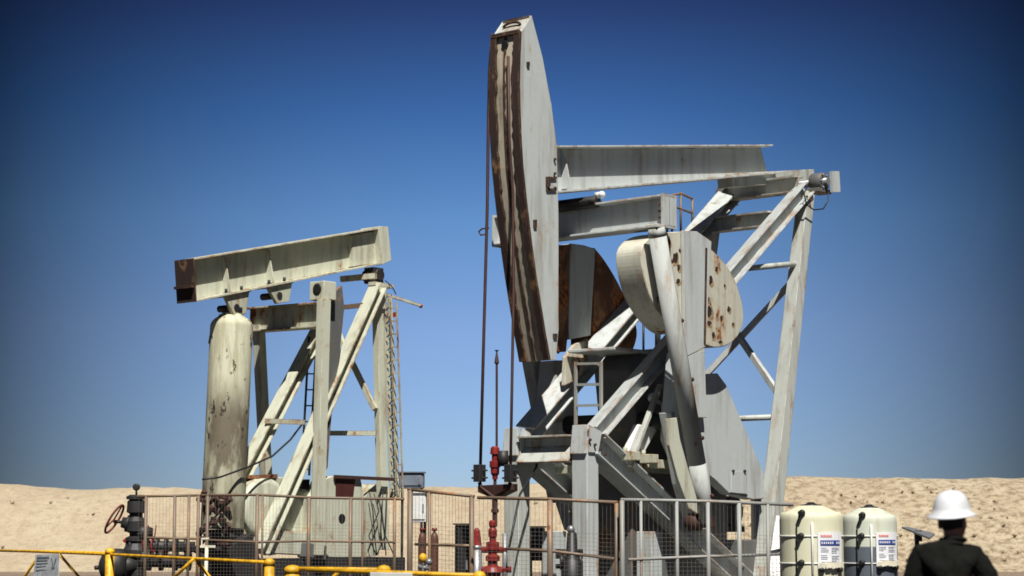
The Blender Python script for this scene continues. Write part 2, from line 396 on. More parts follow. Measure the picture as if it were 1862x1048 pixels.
# hinge brackets on the side plate
for (x, y, w_, hh) in ((992, 322, 18, 4), (992, 343, 18, 4), (969, 400, 5, 14), (1005, 607, 6, 8), (957, 113, 4, 8)):
    h = MB(); p = P(x, y, HW); k = 1 / 108.
    h.prism([p, P(x + w_, y, HW), P(x + w_, y + hh, HW), P(x, y + hh, HW)], V * .03)
    if hh == 4: h.prism([P(x, y, HW), P(x + 4, y, HW), P(x + 4, y + 18, HW), P(x, y + 18, HW)], V * .06) if y < 330 else None
    h.build('hinge_bracket', M['track'], A)

# bridle cables and carrier bar
tu, _, _ = F.loc(P(893, 250, -.27))
ca = MB(); ca.path([P(895, 62, -.33), P(890, 130, -.33), P(888, 220, -.33), P(886, 380, -.33), P(880, 600, -.33), P(873, 870, -.33)], .024)
ca.build('bridle_cable', M['rod'], A)
cb_ = MB(); cb_.path([onv(fr[1], .1) - U * .05, onv(fr[4], .1) - U * .05, onv(fr[6], .1) - U * .07, P(934, 520, .2), P(931, 700, .28), P(928, 870, .33)], .022)
cb_.build('bridle_cable', M['rod'], A)
cu = F.loc(P(873, 870, -.33))[0]
k1, k2 = P(868, 883, -.36), P(931, 880, .38)
cbm = MB()
mid = lerp(k1, k2, .5)
cbm.prism([k1, k2, k2 - Z * .10, mid - Z * .22, k1 - Z * .10], U * .14)
cbar = cbm.build('carrier_bar', M['rod'], A, bevel=.01)
for px in (872, 928):
    c = MB(); p = P(px, 862, -.33 if px < 900 else .33)
    c.bar(p - Z * .12, p + Z * .14, .15, .13, up=V)
    for dz in (-.06, .05):
        c.tube(p - V * .16 + Z * dz, p + V * .16 + Z * dz, .015, 8)
    cl = c.build('cable_clamp', M['dark'], A, bevel=.01)
    c = MB(); c.path([p - Z * .13, p - Z * .2 + V * (.03 if px < 900 else -.03), mid - Z * .2], .03); c.build('shackle', M['rod'], A)

# cross yoke (equaliser) -------------------------------------------------
YU = -2.0
y0 = Q(893, 393, YU); y1 = Q(1203, 352, YU); yb = Q(1190, 412, YU)
v0 = F.loc(y0)[1]; v1 = F.loc(y1)[1]; zt = (F.loc(y0)[2] + F.loc(y1)[2]) / 2; zb = F.loc(yb)[2]
vv = (v1 - v0) / 2
b = MB(); ub = YU + .21
b.ibeam(W(ub, v0, (zt + zb) / 2), W(ub, v1, (zt + zb) / 2), .34, zt - zb, .035, .03)
b.build('cross_yoke', M['grey'], A, bevel=.005)
for v_ in (v0, v1 - .03): b = MB(); b.bar(W(ub, v_, (zt + zb) / 2), W(ub, v_ + .03, (zt + zb) / 2), .38, zt - zb + .03); b.build('end_plate', M['grey'], A)
# saddle between beam and yoke
b = MB(); zs = F.loc(bl)[2]
b.bar(W(ub, -.3, (zs + zt) / 2), W(ub, .42, (zs + zt) / 2), .5, zs - zt - .02)
b.tube(W(ub - .1, -.42, (zs + zt) / 2), W(ub - .1, .42, (zs + zt) / 2), .1)
b.build('saddle_bearing', M['dark'], A, bevel=.01)
b = MB(); c = W(ub - .1, .5, zt + .13); b.ball(c, .06, 12); b.tube(c - V * .12, c, .05); b.build('bearing_cap', M['white'], A)
b = MB(); c = W(YU, v0 - .05, zb + .3); b.path([c, c - V * .15, c - V * .22 - Z * .04, c - V * .18 - Z * .1, c - V * .05 - Z * .1], .014); b.build('hook', M['rod'], A)

# cranks, counterweights, pitman arms --------------------------------------
CW = 1.42
def smooth(pl):
    o = []; n = len(pl)
    for i in range(n - 1):
        a, b, c, d = pl[max(i - 1, 0)], pl[i], pl[i + 1], pl[min(i + 2, n - 1)]
        for k in range(4):
            t = k / 4
            o.append(tuple(.5 * (2 * b[q] + (c[q] - a[q]) * t + (2 * a[q] - 5 * b[q] + 4 * c[q] - d[q]) * t * t + (3 * b[q] - a[q] - 3 * c[q] + d[q]) * t ** 3) for q in (0, 1)))
    return o + [pl[-1]]
far_w = [(1081, 450), (1100, 474), (1122, 510), (1142, 552), (1156, 588), (1158, 615), (1146, 645), (1120, 662), (1078, 655)]
wl = [(1243, 421), (1205, 424), (1180, 434), (1167, 452), (1166, 475), (1171, 505), (1180, 535), (1194, 562), (1212, 585), (1228, 600), (1243, 606)]
wr = [(1284, 446), (1303, 462), (1322, 484), (1338, 512), (1348, 545), (1352, 572), (1349, 596), (1338, 616), (1320, 629), (1300, 632), (1281, 627)]
arm_hi = [(1236, 420), (1262, 422), (1288, 440), (1277, 632), (1272, 720), (1290, 800), (1302, 900), (1300, 962), (1272, 965), (1255, 905), (1228, 800), (1222, 720), (1240, 606)]
sh = F.loc(P(1262, 765, CW))
for sg in (1, -1):
    def T(poly, v): return [W(F.loc(P(x, y, CW))[0], v * sg, F.loc(P(x, y, CW))[2]) for x, y in poly]
    ln = V * sg
    ma = M['wt'] if sg > 0 else M['rustp']
    for nm, poly in (('a', wl), ('b', wr)):
        T_ = T
        if sg < 0:
            poly = [(1000, 446), (1036, 445), (1034, 600), (1030, 640), (1002, 640)] if nm == 'a' else far_w
            T_ = lambda poly, v: [W(F.loc(P(x, y, -.93))[0], -v, F.loc(P(x, y, -.93))[2]) for x, y in poly]
        m_ = MB(); m_.prism(T_(smooth(poly) if len(poly) > 6 else poly, .93), ln * (CW - .93))
        o = m_.build('counterweight', M['wt2'] if (sg > 0 and nm == 'a') else ma, A, bevel=.012)
        o['label'] = 'cream counterweight pitted with rust' if sg > 0 else 'rust brown counterweight'
        # flaked pits with a rust halo on the outer face
        if sg > 0:
            rp = random.Random(21)
            pits = [(1217, 441, 3.5, 7), (1228, 470, 6, 13), (1234, 487, 3.5, 7), (1233, 512, 4, 6), (1226, 533, 4.5, 6), (1236, 455, 2, 4)] if nm == 'a' else [(1292, 510, 5, 10), (1303, 490, 3, 7), (1290, 567, 6, 12), (1288, 545, 2.5, 6), (1297, 609, 3.5, 8), (1325, 562, 3, 7), (1312, 580, 3, 9), (1333, 590, 2.5, 5), (1290, 588, 4, 6), (1318, 520, 2, 4), (1310, 622, 4, 3)]
            for (x, y, a_, b_) in pits:
                for sc_, dv, mm, nn_ in ((1.12, .003, 'halo', 'rust_patch'), (.85, .006, 'pit', 'rust_pit')):
                    kk = [rp.uniform(.65, 1.15) for _ in range(11)]
                    d = MB(); d.prism([P(x + (1.5 if mm == 'halo' and nn_ else 0) + math.cos(2 * math.pi * q / 11) * a_ * sc_ * kk[q], y + (2.5 if mm == 'halo' else 0) + math.sin(2 * math.pi * q / 11) * b_ * sc_ * kk[q], CW + dv) for q in range(11)], -V * .002)
                    d.build(nn_, M[mm], A).parent = o
    m_ = MB()
    if sg > 0: m_.prism(T(arm_hi[:4] + [(1240, 650)], CW + .012), ln * .055)
    m_.prism(T([(1240, 640), (1276, 640), (1280, 760), (1230, 760)], 1.12), ln * (CW - 1.12 + .06))
    m_.prism(T([(1226, 750), (1284, 750), (1296, 860), (1303, 960), (1276, 965), (1250, 880)], 1.12), ln * .24)
    if sg < 0: m_.prism([P(x, y, -.92) for x, y in ((1038, 443), (1062, 446), (1083, 453), (1074, 610), (1034, 618))], -V * .45)
    m_.build('crank_arm', M['grey'], A, bevel=.008)
    m_ = MB()
    m_.bar(*[T([(x, y)], CW + .075)[0] for x, y in ((1277, 452), (1274, 625))], .03, .03, up=U); m_.build('edge_strip', M['track'], A)
    # pitman
    pv = 1.66
    pt = W(*[F.loc(P(1193, 415, pv))[0], pv * sg, F.loc(P(1193, 415, pv))[2]]); q_ = F.loc(P(1286, 950, pv)); pb = W(q_[0], pv * sg, q_[2])
    if sg < 0: pt, pb = P(924, 430, -pv), P(1012, 905, -pv)
    m_ = MB(); d = (pb - pt).normalized()
    if sg > 0: m_.tube(pt, lerp(pt, pb, .03), .13, 24, .14); m_.tube(lerp(pt, pb, .03), lerp(pt, pb, .80), .14, 24, .14); m_.tube(lerp(pt, pb, .80), pb, .14, 24, .10)
    else: m_.bar(pt, pb, .22, .22, up=V)
    pm = m_.build('pitman_arm', M['mat'], A)
    m_ = MB(); side = d.cross(V).normalized()
    if side.dot(U) < 0: side = -side
    for k in range(5):
        q = lerp(pt, pb, .12 + .2 * k) + side * .135 + V * .06 * sg; m_.tube(q, q + side * .05, .035, 8)
    m_.path([lerp(pt, pb, .02) + side * .15 + V * .05 * sg, lerp(pt, pb, .2) + side * .15 + V * .05 * sg, lerp(pt, pb, .72) + side * .15 + V * .05 * sg], .016)
    m_.build('grease_line', M['maroon'], A).parent = pm
    m_ = MB(); m_.lathe(pb - V * sg * .35, [(.10, 0), (.14, 0), (.14, .2), (.09, .22), (.09, .45)], V * sg, 20); m_.build('wrist_pin', M['rod'], A, bevel=.008)
    m_ = MB(); m_.bar(pt - Z * .01, pt + Z * .05, .24, .22, up=V); m_.build('pitman_head', M['grey2'], A, bevel=.01)
m_ = MB(); m_.tube(W(sh[0], -1.25, sh[2]), W(sh[0], 1.25, sh[2]), .16, 24); m_.build('crankshaft', M['dark'], A)

# A-frame legs ---------------------------------------------------------------
lt_n, lb_n = P(1462, 345, .95), P(1078, 792, .68)
lt_f, lb_f = F.P(1330, 352, -.92), F.P(958, 788, -.68)
for a_, b_ in ((lt_n, lb_n), (lt_f, lb_f)):
    m_ = MB(); m_.ibeam(a_, b_, .36, .25, .03, .025, up=(U + Z)); m_.build('leg', M['grey'], A, bevel=.004)
# top cross girders
def cross(px0, py0, px1, py1, v, h_, w_=.25, name='cross_girder', mat='grey2', kind='i', vb=None):
    a, c = P(px0, py0, -v), P(px1, py1, v if vb is None else vb)
    m_ = MB()
    (m_.ibeam(a, c, w_, h_, .03, .03) if kind == 'i' else m_.tube(a, c, h_ / 2, 12) if kind == 't' else m_.bar(a, c, w_, h_))
    return m_.build(name, M[mat], A)
cross(1322, 352, 1452, 335, .9, .30)
cross(1300, 410, 1405, 398, .75, .27)
# rear posts
rt = P(1466, 352, .98); rb = P(1400, 955, 1.02)
for sg in (1, -1):
    a_ = rt if sg > 0 else F.mir(rt); b_ = rb if sg > 0 else F.mir(rb)
    b_ = lerp(a_, b_, (a_.z - .1) / (a_.z - b_.z))
    m_ = MB(); m_.bar(a_, b_, .24, .22, up=V, w2=.30, h2=.3); m_.build('rear_post', M['grey2'], A, bevel=.01)
m_ = MB(); a_ = P(1362, 488, .9); m_.tube(a_, P(1448, 480, .99), .05, 12); m_.build('brace', M['grey2'], A)
def vz(t_, sg): a_ = rt if sg > 0 else F.mir(rt); b_ = rb if sg > 0 else F.mir(rb); return lerp(a_, b_, t_)
for t0, t1, s0 in ((.26, .60, 1), (.26, .64, -1)):
    a_, b_ = vz(t0, s0), vz(t1, -s0)
    m_ = MB(); m_.bar(a_, b_, .08, .10); m_.build('brace', M['grey'], A)
m_ = MB(); m_.tube(vz(.685, -1), vz(.685, 1), .05, 12); m_.build('brace', M['grey2'], A)

# front frame -----------------------------------------------------------------
FU = F.loc(P(1066, 900, .72))[0]
pn = P(1062, 800, .66); ztop = pn.z
u_f = F.loc(P(1062, 820, .66))[0]
for sg in (1, -1):
    m_ = MB(); m_.bar(W(u_f, .68 * sg, .02), W(u_f, .68 * sg, ztop), .30, .29, up=U); m_.build('front_post', M['grey2'] if sg < 0 else M['grey'], A, bevel=.012)
    m_ = MB(); m_.prism([W(u_f - .19, .68 * sg - .15, ztop - .22), W(u_f - .19, .68 * sg + .15, ztop - .22), W(u_f - .15, .68 * sg + .13, ztop + .22), W(u_f - .15, .68 * sg - .13, ztop + .22)], U * .05)
    m_.prism([W(u_f - .13, .68 * sg + .16, ztop - .2), W(u_f + .10, .68 * sg + .16, ztop - .2), W(u_f + .2, .68 * sg + .16, ztop + .12), W(u_f - .12, .68 * sg + .16, ztop + .22)], V * .02)
    m_.build('gusset', M['grey'], A, bevel=.005)
    # diagonal to the rear of the skid
    dn = P(1325, 1040, .70); a_ = W(u_f + .12, .72 * sg, ztop - .05); ud, _, zd = F.loc(dn); b_ = W(ud, .72 * sg, zd)
    b_ = lerp(a_, b_, (a_.z - .3) / (a_.z - b_.z))
    m_ = MB(); m_.ibeam(a_, b_, .36, .38, .03, .025, up=(Z + U)); m_.build('diagonal_strut', M['grey'], A, bevel=.004)
    m_ = MB(); a_ = P(1180, 955, .95); uu = F.loc(a_)[0]; m_.bar(W(uu, .95 * sg, .02), W(uu, .95 * sg, 1.5), .30, .28, up=U); m_.build('base_pedestal', M['grey'], A, bevel=.012)
m_ = MB(); m_.ibeam(W(u_f - .02, -.50, ztop - .13), W(u_f - .02, .50, ztop - .13), .40, .42, .03, .03); m_.prism([W(u_f - .23, -.52, ztop - .33), W(u_f - .05, -.52, ztop - .10), W(u_f - .05, .52, ztop - .10), W(u_f - .23, .52, ztop - .33)], U * .03)
m_.build('front_girder', M['grey2'], A, bevel=.004)
# skid
m_ = MB()
for sg in (1, -1): m_.ibeam(W(-3.6, .95 * sg, .3), W(5.2, .95 * sg, .3), .35, .55, .04, .03)
for u__ in (-3.2, -.5, 1.6, 4.6): m_.ibeam(W(u__, -.8, .3), W(u__, .8, .3), .25, .45, .03, .03)
m_.build('skid', M['grey2'], A)

for (x, y, v_) in [(1200 - 2, 372 + 12 * k, 1.72) for k in range(3)] + [(1072 + 9 * k, 800 + 9 * k, .87) for k in range(4)] + [(1008, 290 + 26 * k, .31) for k in range(3)] + [(1345 + 3 * k, 700, 1.2) for k in range(0)] + [(1458 + 8 * k, 352 + 6 * k, 1.13) for k in range(3)]:
    m_ = MB(); q = P(x, y, v_); m_.tube(q, q + V * .03, .022, 6); m_.build('bolt', M['track'], A)
# gear reducer -----------------------------------------------------------------
gb = [(1098, 672), (1120, 640), (1150, 634), (1235, 640), (1280, 690), (1296, 780), (1290, 850), (1150, 850), (1108, 780)]
gp = [P(x + (48 if x < 1160 else 0), y, .4) for x, y in gb]
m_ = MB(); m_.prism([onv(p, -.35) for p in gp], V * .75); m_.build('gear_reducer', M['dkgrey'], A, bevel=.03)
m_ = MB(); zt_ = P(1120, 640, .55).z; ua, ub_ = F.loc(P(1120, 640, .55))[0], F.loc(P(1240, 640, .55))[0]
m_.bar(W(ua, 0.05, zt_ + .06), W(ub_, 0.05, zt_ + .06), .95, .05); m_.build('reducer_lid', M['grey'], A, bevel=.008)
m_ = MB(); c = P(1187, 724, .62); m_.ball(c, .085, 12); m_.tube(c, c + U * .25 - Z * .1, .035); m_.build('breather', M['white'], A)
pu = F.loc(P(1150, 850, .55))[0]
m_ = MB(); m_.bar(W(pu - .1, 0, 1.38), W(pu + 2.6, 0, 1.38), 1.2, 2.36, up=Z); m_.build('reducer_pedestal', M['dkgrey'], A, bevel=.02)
m_ = MB(); zq = F.loc(P(1150, 850, .6))[2]
m_.bar(W(pu - .35, 0, zq - .02), W(pu + 2.2, 0, zq - .02), 1.5, .14); m_.build('reducer_mount', M['green2'], A, bevel=.01)
m_ = MB(); m_.prism([P(1150, 772, .62), P(1188, 778, .62), P(1160, 826, .62), P(1130, 822, .62)], V * .12); m_.build('brake_cover', M['white'], A, bevel=.02)
for k, (x, y) in enumerate(((1137, 830), (1170, 835), (1187, 845))):
    m_ = MB(); c = P(x, y, .8); m_.bar(c, c + V * .22, .22, .14); m_.tube(c + Z * .06, c + Z * .14, .04, 8); m_.build('brake_linkage', M['green2'], A, bevel=.01)
m_ = MB(); m_.bar(P(1145, 848, .85), P(1200, 700, .85), .05, .09, up=V); m_.build('brake_lever', M['grey2'], A)
m_ = MB(); pl = [(1208, 762), (1226, 760), (1232, 800), (1246, 850), (1262, 905), (1264, 935), (1248, 925), (1228, 870), (1212, 810)]
m_.prism([P(x, y, 1.75) for x, y in pl], V * .05); m_.prism([P(x, y, 1.62) for x, y in pl[:1] + pl[6:]], V * .12); m_.build('pitman_guard', M['green'], A, bevel=.005)

# belt guard -------------------------------------------------------------------
c = F.loc(P(1268, 765, 1.0))
gpoly = [(1200, 800), (1202, 735), (1220, 700), (1250, 682), (1287, 680), (1302, 700), (1345, 800), (1371, 862), (1372, 907), (1352, 909), (1308, 898), (1281, 872), (1250, 850), (1215, 838)]
m_ = MB(); m_.prism([P(x, y, .84) for x, y in gpoly], V * .2); m_.build('belt_guard', M['grey'], A, bevel=.01)
for x, y, r in ((1274, 765, .07),):
    m_ = MB(); q = P(x, y, 1.041); m_.tube(q - V * .02, q + V * .004, r, 20); m_.build('guard_hole', M['black'], A)
m_ = MB(); m_.prism([P(x, y, 1.04) for x, y in ((1330, 858), (1357, 860), (1357, 898), (1329, 896))], V * .012); m_.build('access_door', M['grey'], A)
m_ = MB(); m_.bar(P(1328, 897, 1.05), P(1358, 901, 1.05), .03, .03); 
for x in (1332, 1353): q = P(x, 857, 1.045); m_.tube(q, q + V * .03, .025, 8)
m_.build('door_latch', M['dark'], A)
m_ = MB(); c = P(1345, 930, .6); m_.tube(c - V * .9, c - V * .1, .26, 24); m_.bar(c - V * .7 - Z * .3, c - V * .1 - Z * .3, .6, .1); m_.build('motor', M['dark'], A)
m_ = MB(); c = P(1345, 985, .5); m_.bar(W(F.loc(c)[0], .5, .55), W(F.loc(c)[0], .5, 1.35), .8, .9, up=U); m_.build('motor_stand', M['dkgrey'], A, bevel=.01)

# ladder at the front and handrail at the back
m_ = MB()
for x in (1047, 1093):
    m_.bar(Q(x, 800 if x < 1060 else 745, -1.9), Q(x, 658, -1.9), .035, .05, up=U)
for y in (662, 700, 738, 775): m_.bar(Q(1047, y, -1.9), Q(1093 if y < 760 else 1075, y - 1, -1.9), .03, .04)
m_.build('ladder', M['pipeg'], A)
m_ = MB()
for x, y0_, y1_ in ((1222, 375, 425), (1238, 352, 425), (1259, 362, 420), (1213, 375, 425)): m_.tube(P(x, y1_, -1.1), P(x, y0_, -1.1), .022, 8)
m_.path([P(x, y, -1.1) for x, y in ((1210, 358), (1238, 352), (1259, 362))], .022); m_.path([P(x, y, -1.1) for x, y in ((1212, 376), (1222, 374), (1259, 388))], .022)
m_.build('handrail', M['pipe'], A)
m_ = MB()
for x in (1170, 1196): m_.tube(P(x, 640, -.5), P(x, 585, -.5), .02 if x < 1180 else .05, 8)
m_.build('vent_pipe', M['dark'], A)
m_ = MB(); m_.path([P(985, 800, -.5), P(975, 850, -.3), P(945, 900, 0.1), P(935, 950, .2), P(925, 1000, .3)], .018); m_.build('cable', M['black'], A)
m_ = MB(); m_.prism([P(x, y, -.55) for x, y in ((1038, 628), (1064, 616), (1062, 655), (1046, 690), (1020, 702), (1022, 650))], V * .08); m_.build('crank_hub_plate', M['wt'], A, bevel=.01)

# ================================================================== LEFT PUMPING UNIT
G = Frame(565, 41, 50); P2, Q2, W2 = G.P, G.Q, G.W
B = thing('pumpjack', 'smaller green grey oil pumpjack with tilted beam on a tall upright cylinder, no horse head', 'pumpjack', G.O, G.th)
def onv2(p, v): u, _, z = G.loc(p); return W2(u, v, z)
HV = .26
tl, tr = P2(352, 470, HV), P2(690, 414, HV); bl, br = P2(357, 549, HV), P2(692, 481, HV)
b = MB()
dn = (bl - tl).normalized()
b.prism([onv2(tl, -HV), onv2(tr, -HV), onv2(tr, -HV) + dn * .035, onv2(tl, -HV) + dn * .035], V * 2 * HV)
b.prism([onv2(bl, -HV), onv2(br, -HV), onv2(br, -HV) - dn * .04, onv2(bl, -HV) - dn * .04], V * 2 * HV)
b.prism([onv2(tl, -.02) + dn * .03, onv2(tr, -.02) + dn * .03, onv2(br, -.02) - dn * .04, onv2(bl, -.02) - dn * .04], V * .04)
b.build('walking_beam', M['green'], B, bevel=.004)
b = MB()
for tx, bx in ((0, 0),):
    b.prism([onv2(tl, -HV - .02) + U * -.025, onv2(bl, -HV - .02) + U * -.025, onv2(bl, HV + .02) + U * -.025, onv2(tl, HV + .02) + U * -.025], U * .02)
    m1_, m2_ = lerp(tl, bl, .62), lerp(tl, bl, .68)
    b.prism([onv2(m1_, -HV) + U * -.1, onv2(m2_, -HV) + U * -.1, onv2(m2_, HV) + U * -.1, onv2(m1_, HV) + U * -.1], U * .07)
b.build('end_plate', M['track'], B)
b = MB(); b.prism([P2(x, y, HV + .01) for x, y in ((688, 412), (706, 412), (712, 474), (694, 482))], -V * (2 * HV + .02)); b.build('tail_box', M['green'], B, bevel=.008)
b = MB(); b.prism([P2(x, y, .12) for x, y in ((640, 428), (688, 420), (692, 478), (640, 485))], -V * .24); b.build('tail_web', M['green'], B)
for x0, y0_, y1_ in ((420, 466, 532), (499, 452, 515)):
    b = MB(); u0, _, z1_ = G.loc(P2(x0, y0_, HV)); _, _, z0_ = G.loc(P2(x0 + 5, y1_, HV))
    b.prism([W2(u0, .02, z1_), W2(u0, .07, z1_), W2(u0, HV - .01, z0_), W2(u0, .02, z0_)], U * .035); b.build('stiffener', M['green'], B)
# saddle brackets under the beam
for x0, y0_, hh in ((425, 537, 34), (503, 521, 28)):
    b = MB(); s_ = 1 / 90.
    for v_ in (-.22, .12):
        b.prism([P2(x0 - 22, y0_, v_), P2(x0 + 24, y0_ - 9, v_), P2(x0 + 18, y0_ + hh, v_), P2(x0 - 4, y0_ + hh + 4, v_)], V * .08)
    b.bar(onv2(P2(x0 - 26, y0_ + 2, .2), 0), onv2(P2(x0 + 28, y0_ - 9, .2), 0), .5, .07)
    b.build('saddle_bracket', M['green2'], B, bevel=.006)
    b = MB(); q = P2(x0 + 8, y0_ + hh - 12, .25); b.tube(onv2(q, -.3), onv2(q, .22), .07, 12); 
    for dx in (-14, 14): b.tube(onv2(P2(x0 + dx, y0_ - 6 - dx * .18, .2), .2), onv2(P2(x0 + dx, y0_ - 14 - dx * .18, .2), .2), .03, 8)
    b.build('saddle_pin', M['dark'], B)
# air balance cylinder
c0, c1 = P2(404, 962, 0), P2(421, 600, 0); ax = (c1 - c0).normalized(); Lc = (c1 - c0).length; rr_ = 38 / 90.
m_, t_, b_ = nodes('stained_cylinder_paint', .75)
base_c = (.57, .565, .42)
na = nz(t_, 1.6, 8, .65, (1, 1, .35)); nb = nz(t_, 6, 8, .7, (1, 1, .15), (4, 2, 1)); nc = nz(t_, 5, 9, .7, (1, 1, .6), (9, 2, 3))
tc_ = t_.nodes.new('ShaderNodeTexCoord'); sp = t_.nodes.new('ShaderNodeSeparateXYZ'); t_.links.new(tc_.outputs['Object'], sp.inputs[0])
zl = mr(t_, sp.outputs['Z'], 4.7, 3.6)      # oil stain on the lower front of the cylinder
oil = mt(t_, 'MULTIPLY', zl, mr(t_, na, .38, .52, .25, 1))
col = mx(t_, mt(t_, 'MULTIPLY', mr(t_, nb, .42, .6), .7), base_c, (.37, .34, .215)); col = mx(t_, mt(t_, 'MULTIPLY', oil, .88), col, (.10, .075, .045))
col = mx(t_, mr(t_, nc, .59, .61), col, (.04, .03, .02))
t_.links.new(col, b_.inputs['Base Color']); bump(t_, b_, nc, .2)
M['cyl'] = m_
b = MB(); b.lathe(c0, [(rr_ * .99, 0), (rr_, .02), (rr_, Lc * .5), (rr_, Lc + .06), (rr_ * .985, Lc + .1), (rr_ * .93, Lc + .15), (rr_ * .8, Lc + .21), (rr_ * .6, Lc + .26), (rr_ * .5, Lc + .29), (rr_ * .48, Lc + .33), (rr_ * .3, Lc + .34)], ax, 48)
cyl = b.build('balance_cylinder', M['cyl'], B)
b = MB(); top = c0 + ax * (Lc + .34); b.lathe(top, [(.22, 0), (.22, .1), (.12, .12), (.12, .3)], ax, 20); b.build('cylinder_cap', M['dark'], B)
b = MB(); 
b.path([P2(380, 625, -.5) + U * 0, P2(384, 600, -.48), P2(392, 582, -.4), P2(402, 572, -.2)], .018); b.build('air_line', M['rod'], B)
b = MB(); b.tube(c0 - ax * .02, c0 - ax * .75, .28, 20); b.tube(c0 - ax * .1, c0 - ax * .2, .36, 20); b.build('piston_rod', M['dark'], B)
b = MB(); rnd = random.Random(3)
for k in range(33):
    x, y = rnd.uniform(358, 412), rnd.uniform(902, 1000); q = P2(x, y, rnd.uniform(.38, .5)); b.bar(q, q + V * rnd.uniform(.05, .2) + Z * rnd.uniform(-.1, .15), rnd.uniform(.04, .10), rnd.uniform(.04, .14), up=U)
b.build('pump_mechanism', M['rod'], B, bevel=.01)
b = MB(); b.bar(P2(410, 985, .2), P2(445, 1030, .2) - Z * .6, .8, .7); b.build('cylinder_base', M['dark'], B)
# yoke
YU = G.loc(P2(590, 530, .62))[0]
a_, c_ = Q2(455, 583, YU), Q2(590, 573, YU)
b = MB(); b.ibeam(a_, c_, .34, .52, .035, .03); b.build('cross_yoke', M['green2'], B, bevel=.004)
b = MB(); q = Q2(588, 530, YU); b.bar(q - V * .22, q + V * .2, .36, .38); b.build('pitman_head', M['green'], B, bevel=.012)
b = MB(); q = Q2(577, 526, YU - .18); b.lathe(q, [(.12, 0), (.12, .012), (.09, .013), (.085, 0.014)], -U, 18); b.build('bearing_ring', M['black'], B)
vq = G.loc(Q2(590, 573, YU))[1]
for sg, x0 in ((1, 0),):
    b = MB()
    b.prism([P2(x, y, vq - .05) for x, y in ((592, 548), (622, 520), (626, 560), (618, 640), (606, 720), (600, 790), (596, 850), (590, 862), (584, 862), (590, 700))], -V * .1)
    b.build('pitman_plate', M['dkgrey'], B)  # dark colour stands in for shade the sun does not cast here
    b = MB(); b.bar(P2(589, 545, vq + .1), P2(576, 1010, vq + .1), .22, .20, up=V); b.build('pitman_arm', M['green'], B, bevel=.01)
b = MB(); b.bar(Q2(470, 590, YU), Q2(452, 1010, YU) + U * .6, .2, .18, up=V); b.build('pitman_arm', M['green'], B)
# legs
lt, lb = P2(688, 520, .5), P2(474, 1003, .5); 
b = MB(); b.ibeam(lt, lb, .32, .22, .03, .025, up=(U + Z)); b.build('leg', M['green'], B, bevel=.004)
lf0, lf1 = P2(610, 545, -.5), P2(410, 925, -.5)
b = MB(); b.ibeam(lf0, lf1, .32, .22, .03, .025, up=(U + Z)); b.build('leg', M['green'], B, bevel=.004)
def br2(p, q, w_=.1, mat='green2', nm='brace', up=(0, 0, 1)): m_ = MB(); m_.bar(p, q, w_, w_, up=up); return m_.build(nm, M[mat], B)
br2(P2(484, 766, -.45), P2(552, 768, .45), .1)
ru = G.loc(P2(690, 560, .3))[0]
br2(P2(585, 788, -.45), P2(684, 788, .45), .1)
br2(P2(620, 508, -.3), P2(684, 502, .4), .12); br2(P2(615, 560, -.3), P2(662, 555, .4), .09, 'pipe')
br2(P2(614, 600, -.4), P2(632, 650, -.1), .09, 'green'); br2(P2(638, 655, -.2), P2(682, 745, .4), .1)
# rear column: channel plus laced post
b = MB(); b.bar(P2(687, 560, .4), P2(697, 1000, .4), .20, .16, up=V); b.build('rear_post', M['green'], B, bevel=.008)
b = MB(); b.bar(P2(690, 520, .45), P2(690, 562, .45), .26, .2, up=V, w2=.2, h2=.16); b.build('post_cap', M['green'], B, bevel=.008)
b = MB(); p0, p1 = P2(704, 540, .5), P2(718, 905, .5)
b.bar(p0 - V * .10, p1 - V * .10, .06, .06); b.bar(p0 + V * .09, p1 + V * .09, .06, .06)
nl = 30
for k in range(nl):
    a_, c_ = lerp(p0, p1, k / nl), lerp(p0, p1, (k + 1) / nl)
    b.bar(a_ + V * (.09 if k % 2 else -.10), c_ + V * (-.10 if k % 2 else .09), .05, .08)
b.build('laced_post', M['green'], B)
b = MB(); l0, l1 = P2(721, 548, .9), P2(733, 905, .9); b.bar(l0, l1, .03, .03); b.bar(l0 - V * .18, l1 - V * .18, .02, .02)
for k in range(15): q = lerp(l0, l1, (k + .5) / 15); b.bar(q - V * .2, q, .025, .025)
b.build('ladder', M['green2'], B)
b = MB(); k0 = P2(560, 625, -.5)
for dx in (0, 14): b.bar(P2(562 + dx, 612, -.5), P2(548 + dx, 865, -.5), .03, .04)
for k in range(9): b.bar(P2(562 - k * 1.6, 622 + k * 29, -.5), P2(575 - k * 1.6, 622 + k * 29, -.5), .025, .03)
b.build('ladder', M['dark'], B)
b = MB(); q = P2(692, 500, .3); b.tube(onv2(q, -.15), onv2(q, .3), .13, 18); b.bar(q - Z * .18 - V * .2, q + Z * .16 - V * .2, .3, .3, up=U); b.build('pivot_bearing', M['dark'], B, bevel=.01)
b = MB(); b.bar(P2(676, 516, .45), P2(710, 522, .45), .2, .08); b.bar(P2(684, 530, .5), P2(768, 557, .5), .04, .06); b.build('outrigger_arm', M['green'], B)
b = MB(); q = P2(765, 557, .5); b.ball(q, .045, 8); b.bar(P2(704, 574, .5), P2(722, 572, .6), .06, .1); b.build('red_bracket', M['red'], B)
b = MB(); b.path([P2(552, 768, 0), P2(528, 800, .2), P2(495, 830, .4), P2(450, 850, .5), P2(400, 868, .6), P2(368, 872, .5)], .02); b.build('cable', M['black'], B); b = MB(); b.path([P2(700, 510, .5), P2(712, 520, .6), P2(720, 535, .7)], .012); b.build('cable', M['black'], B)
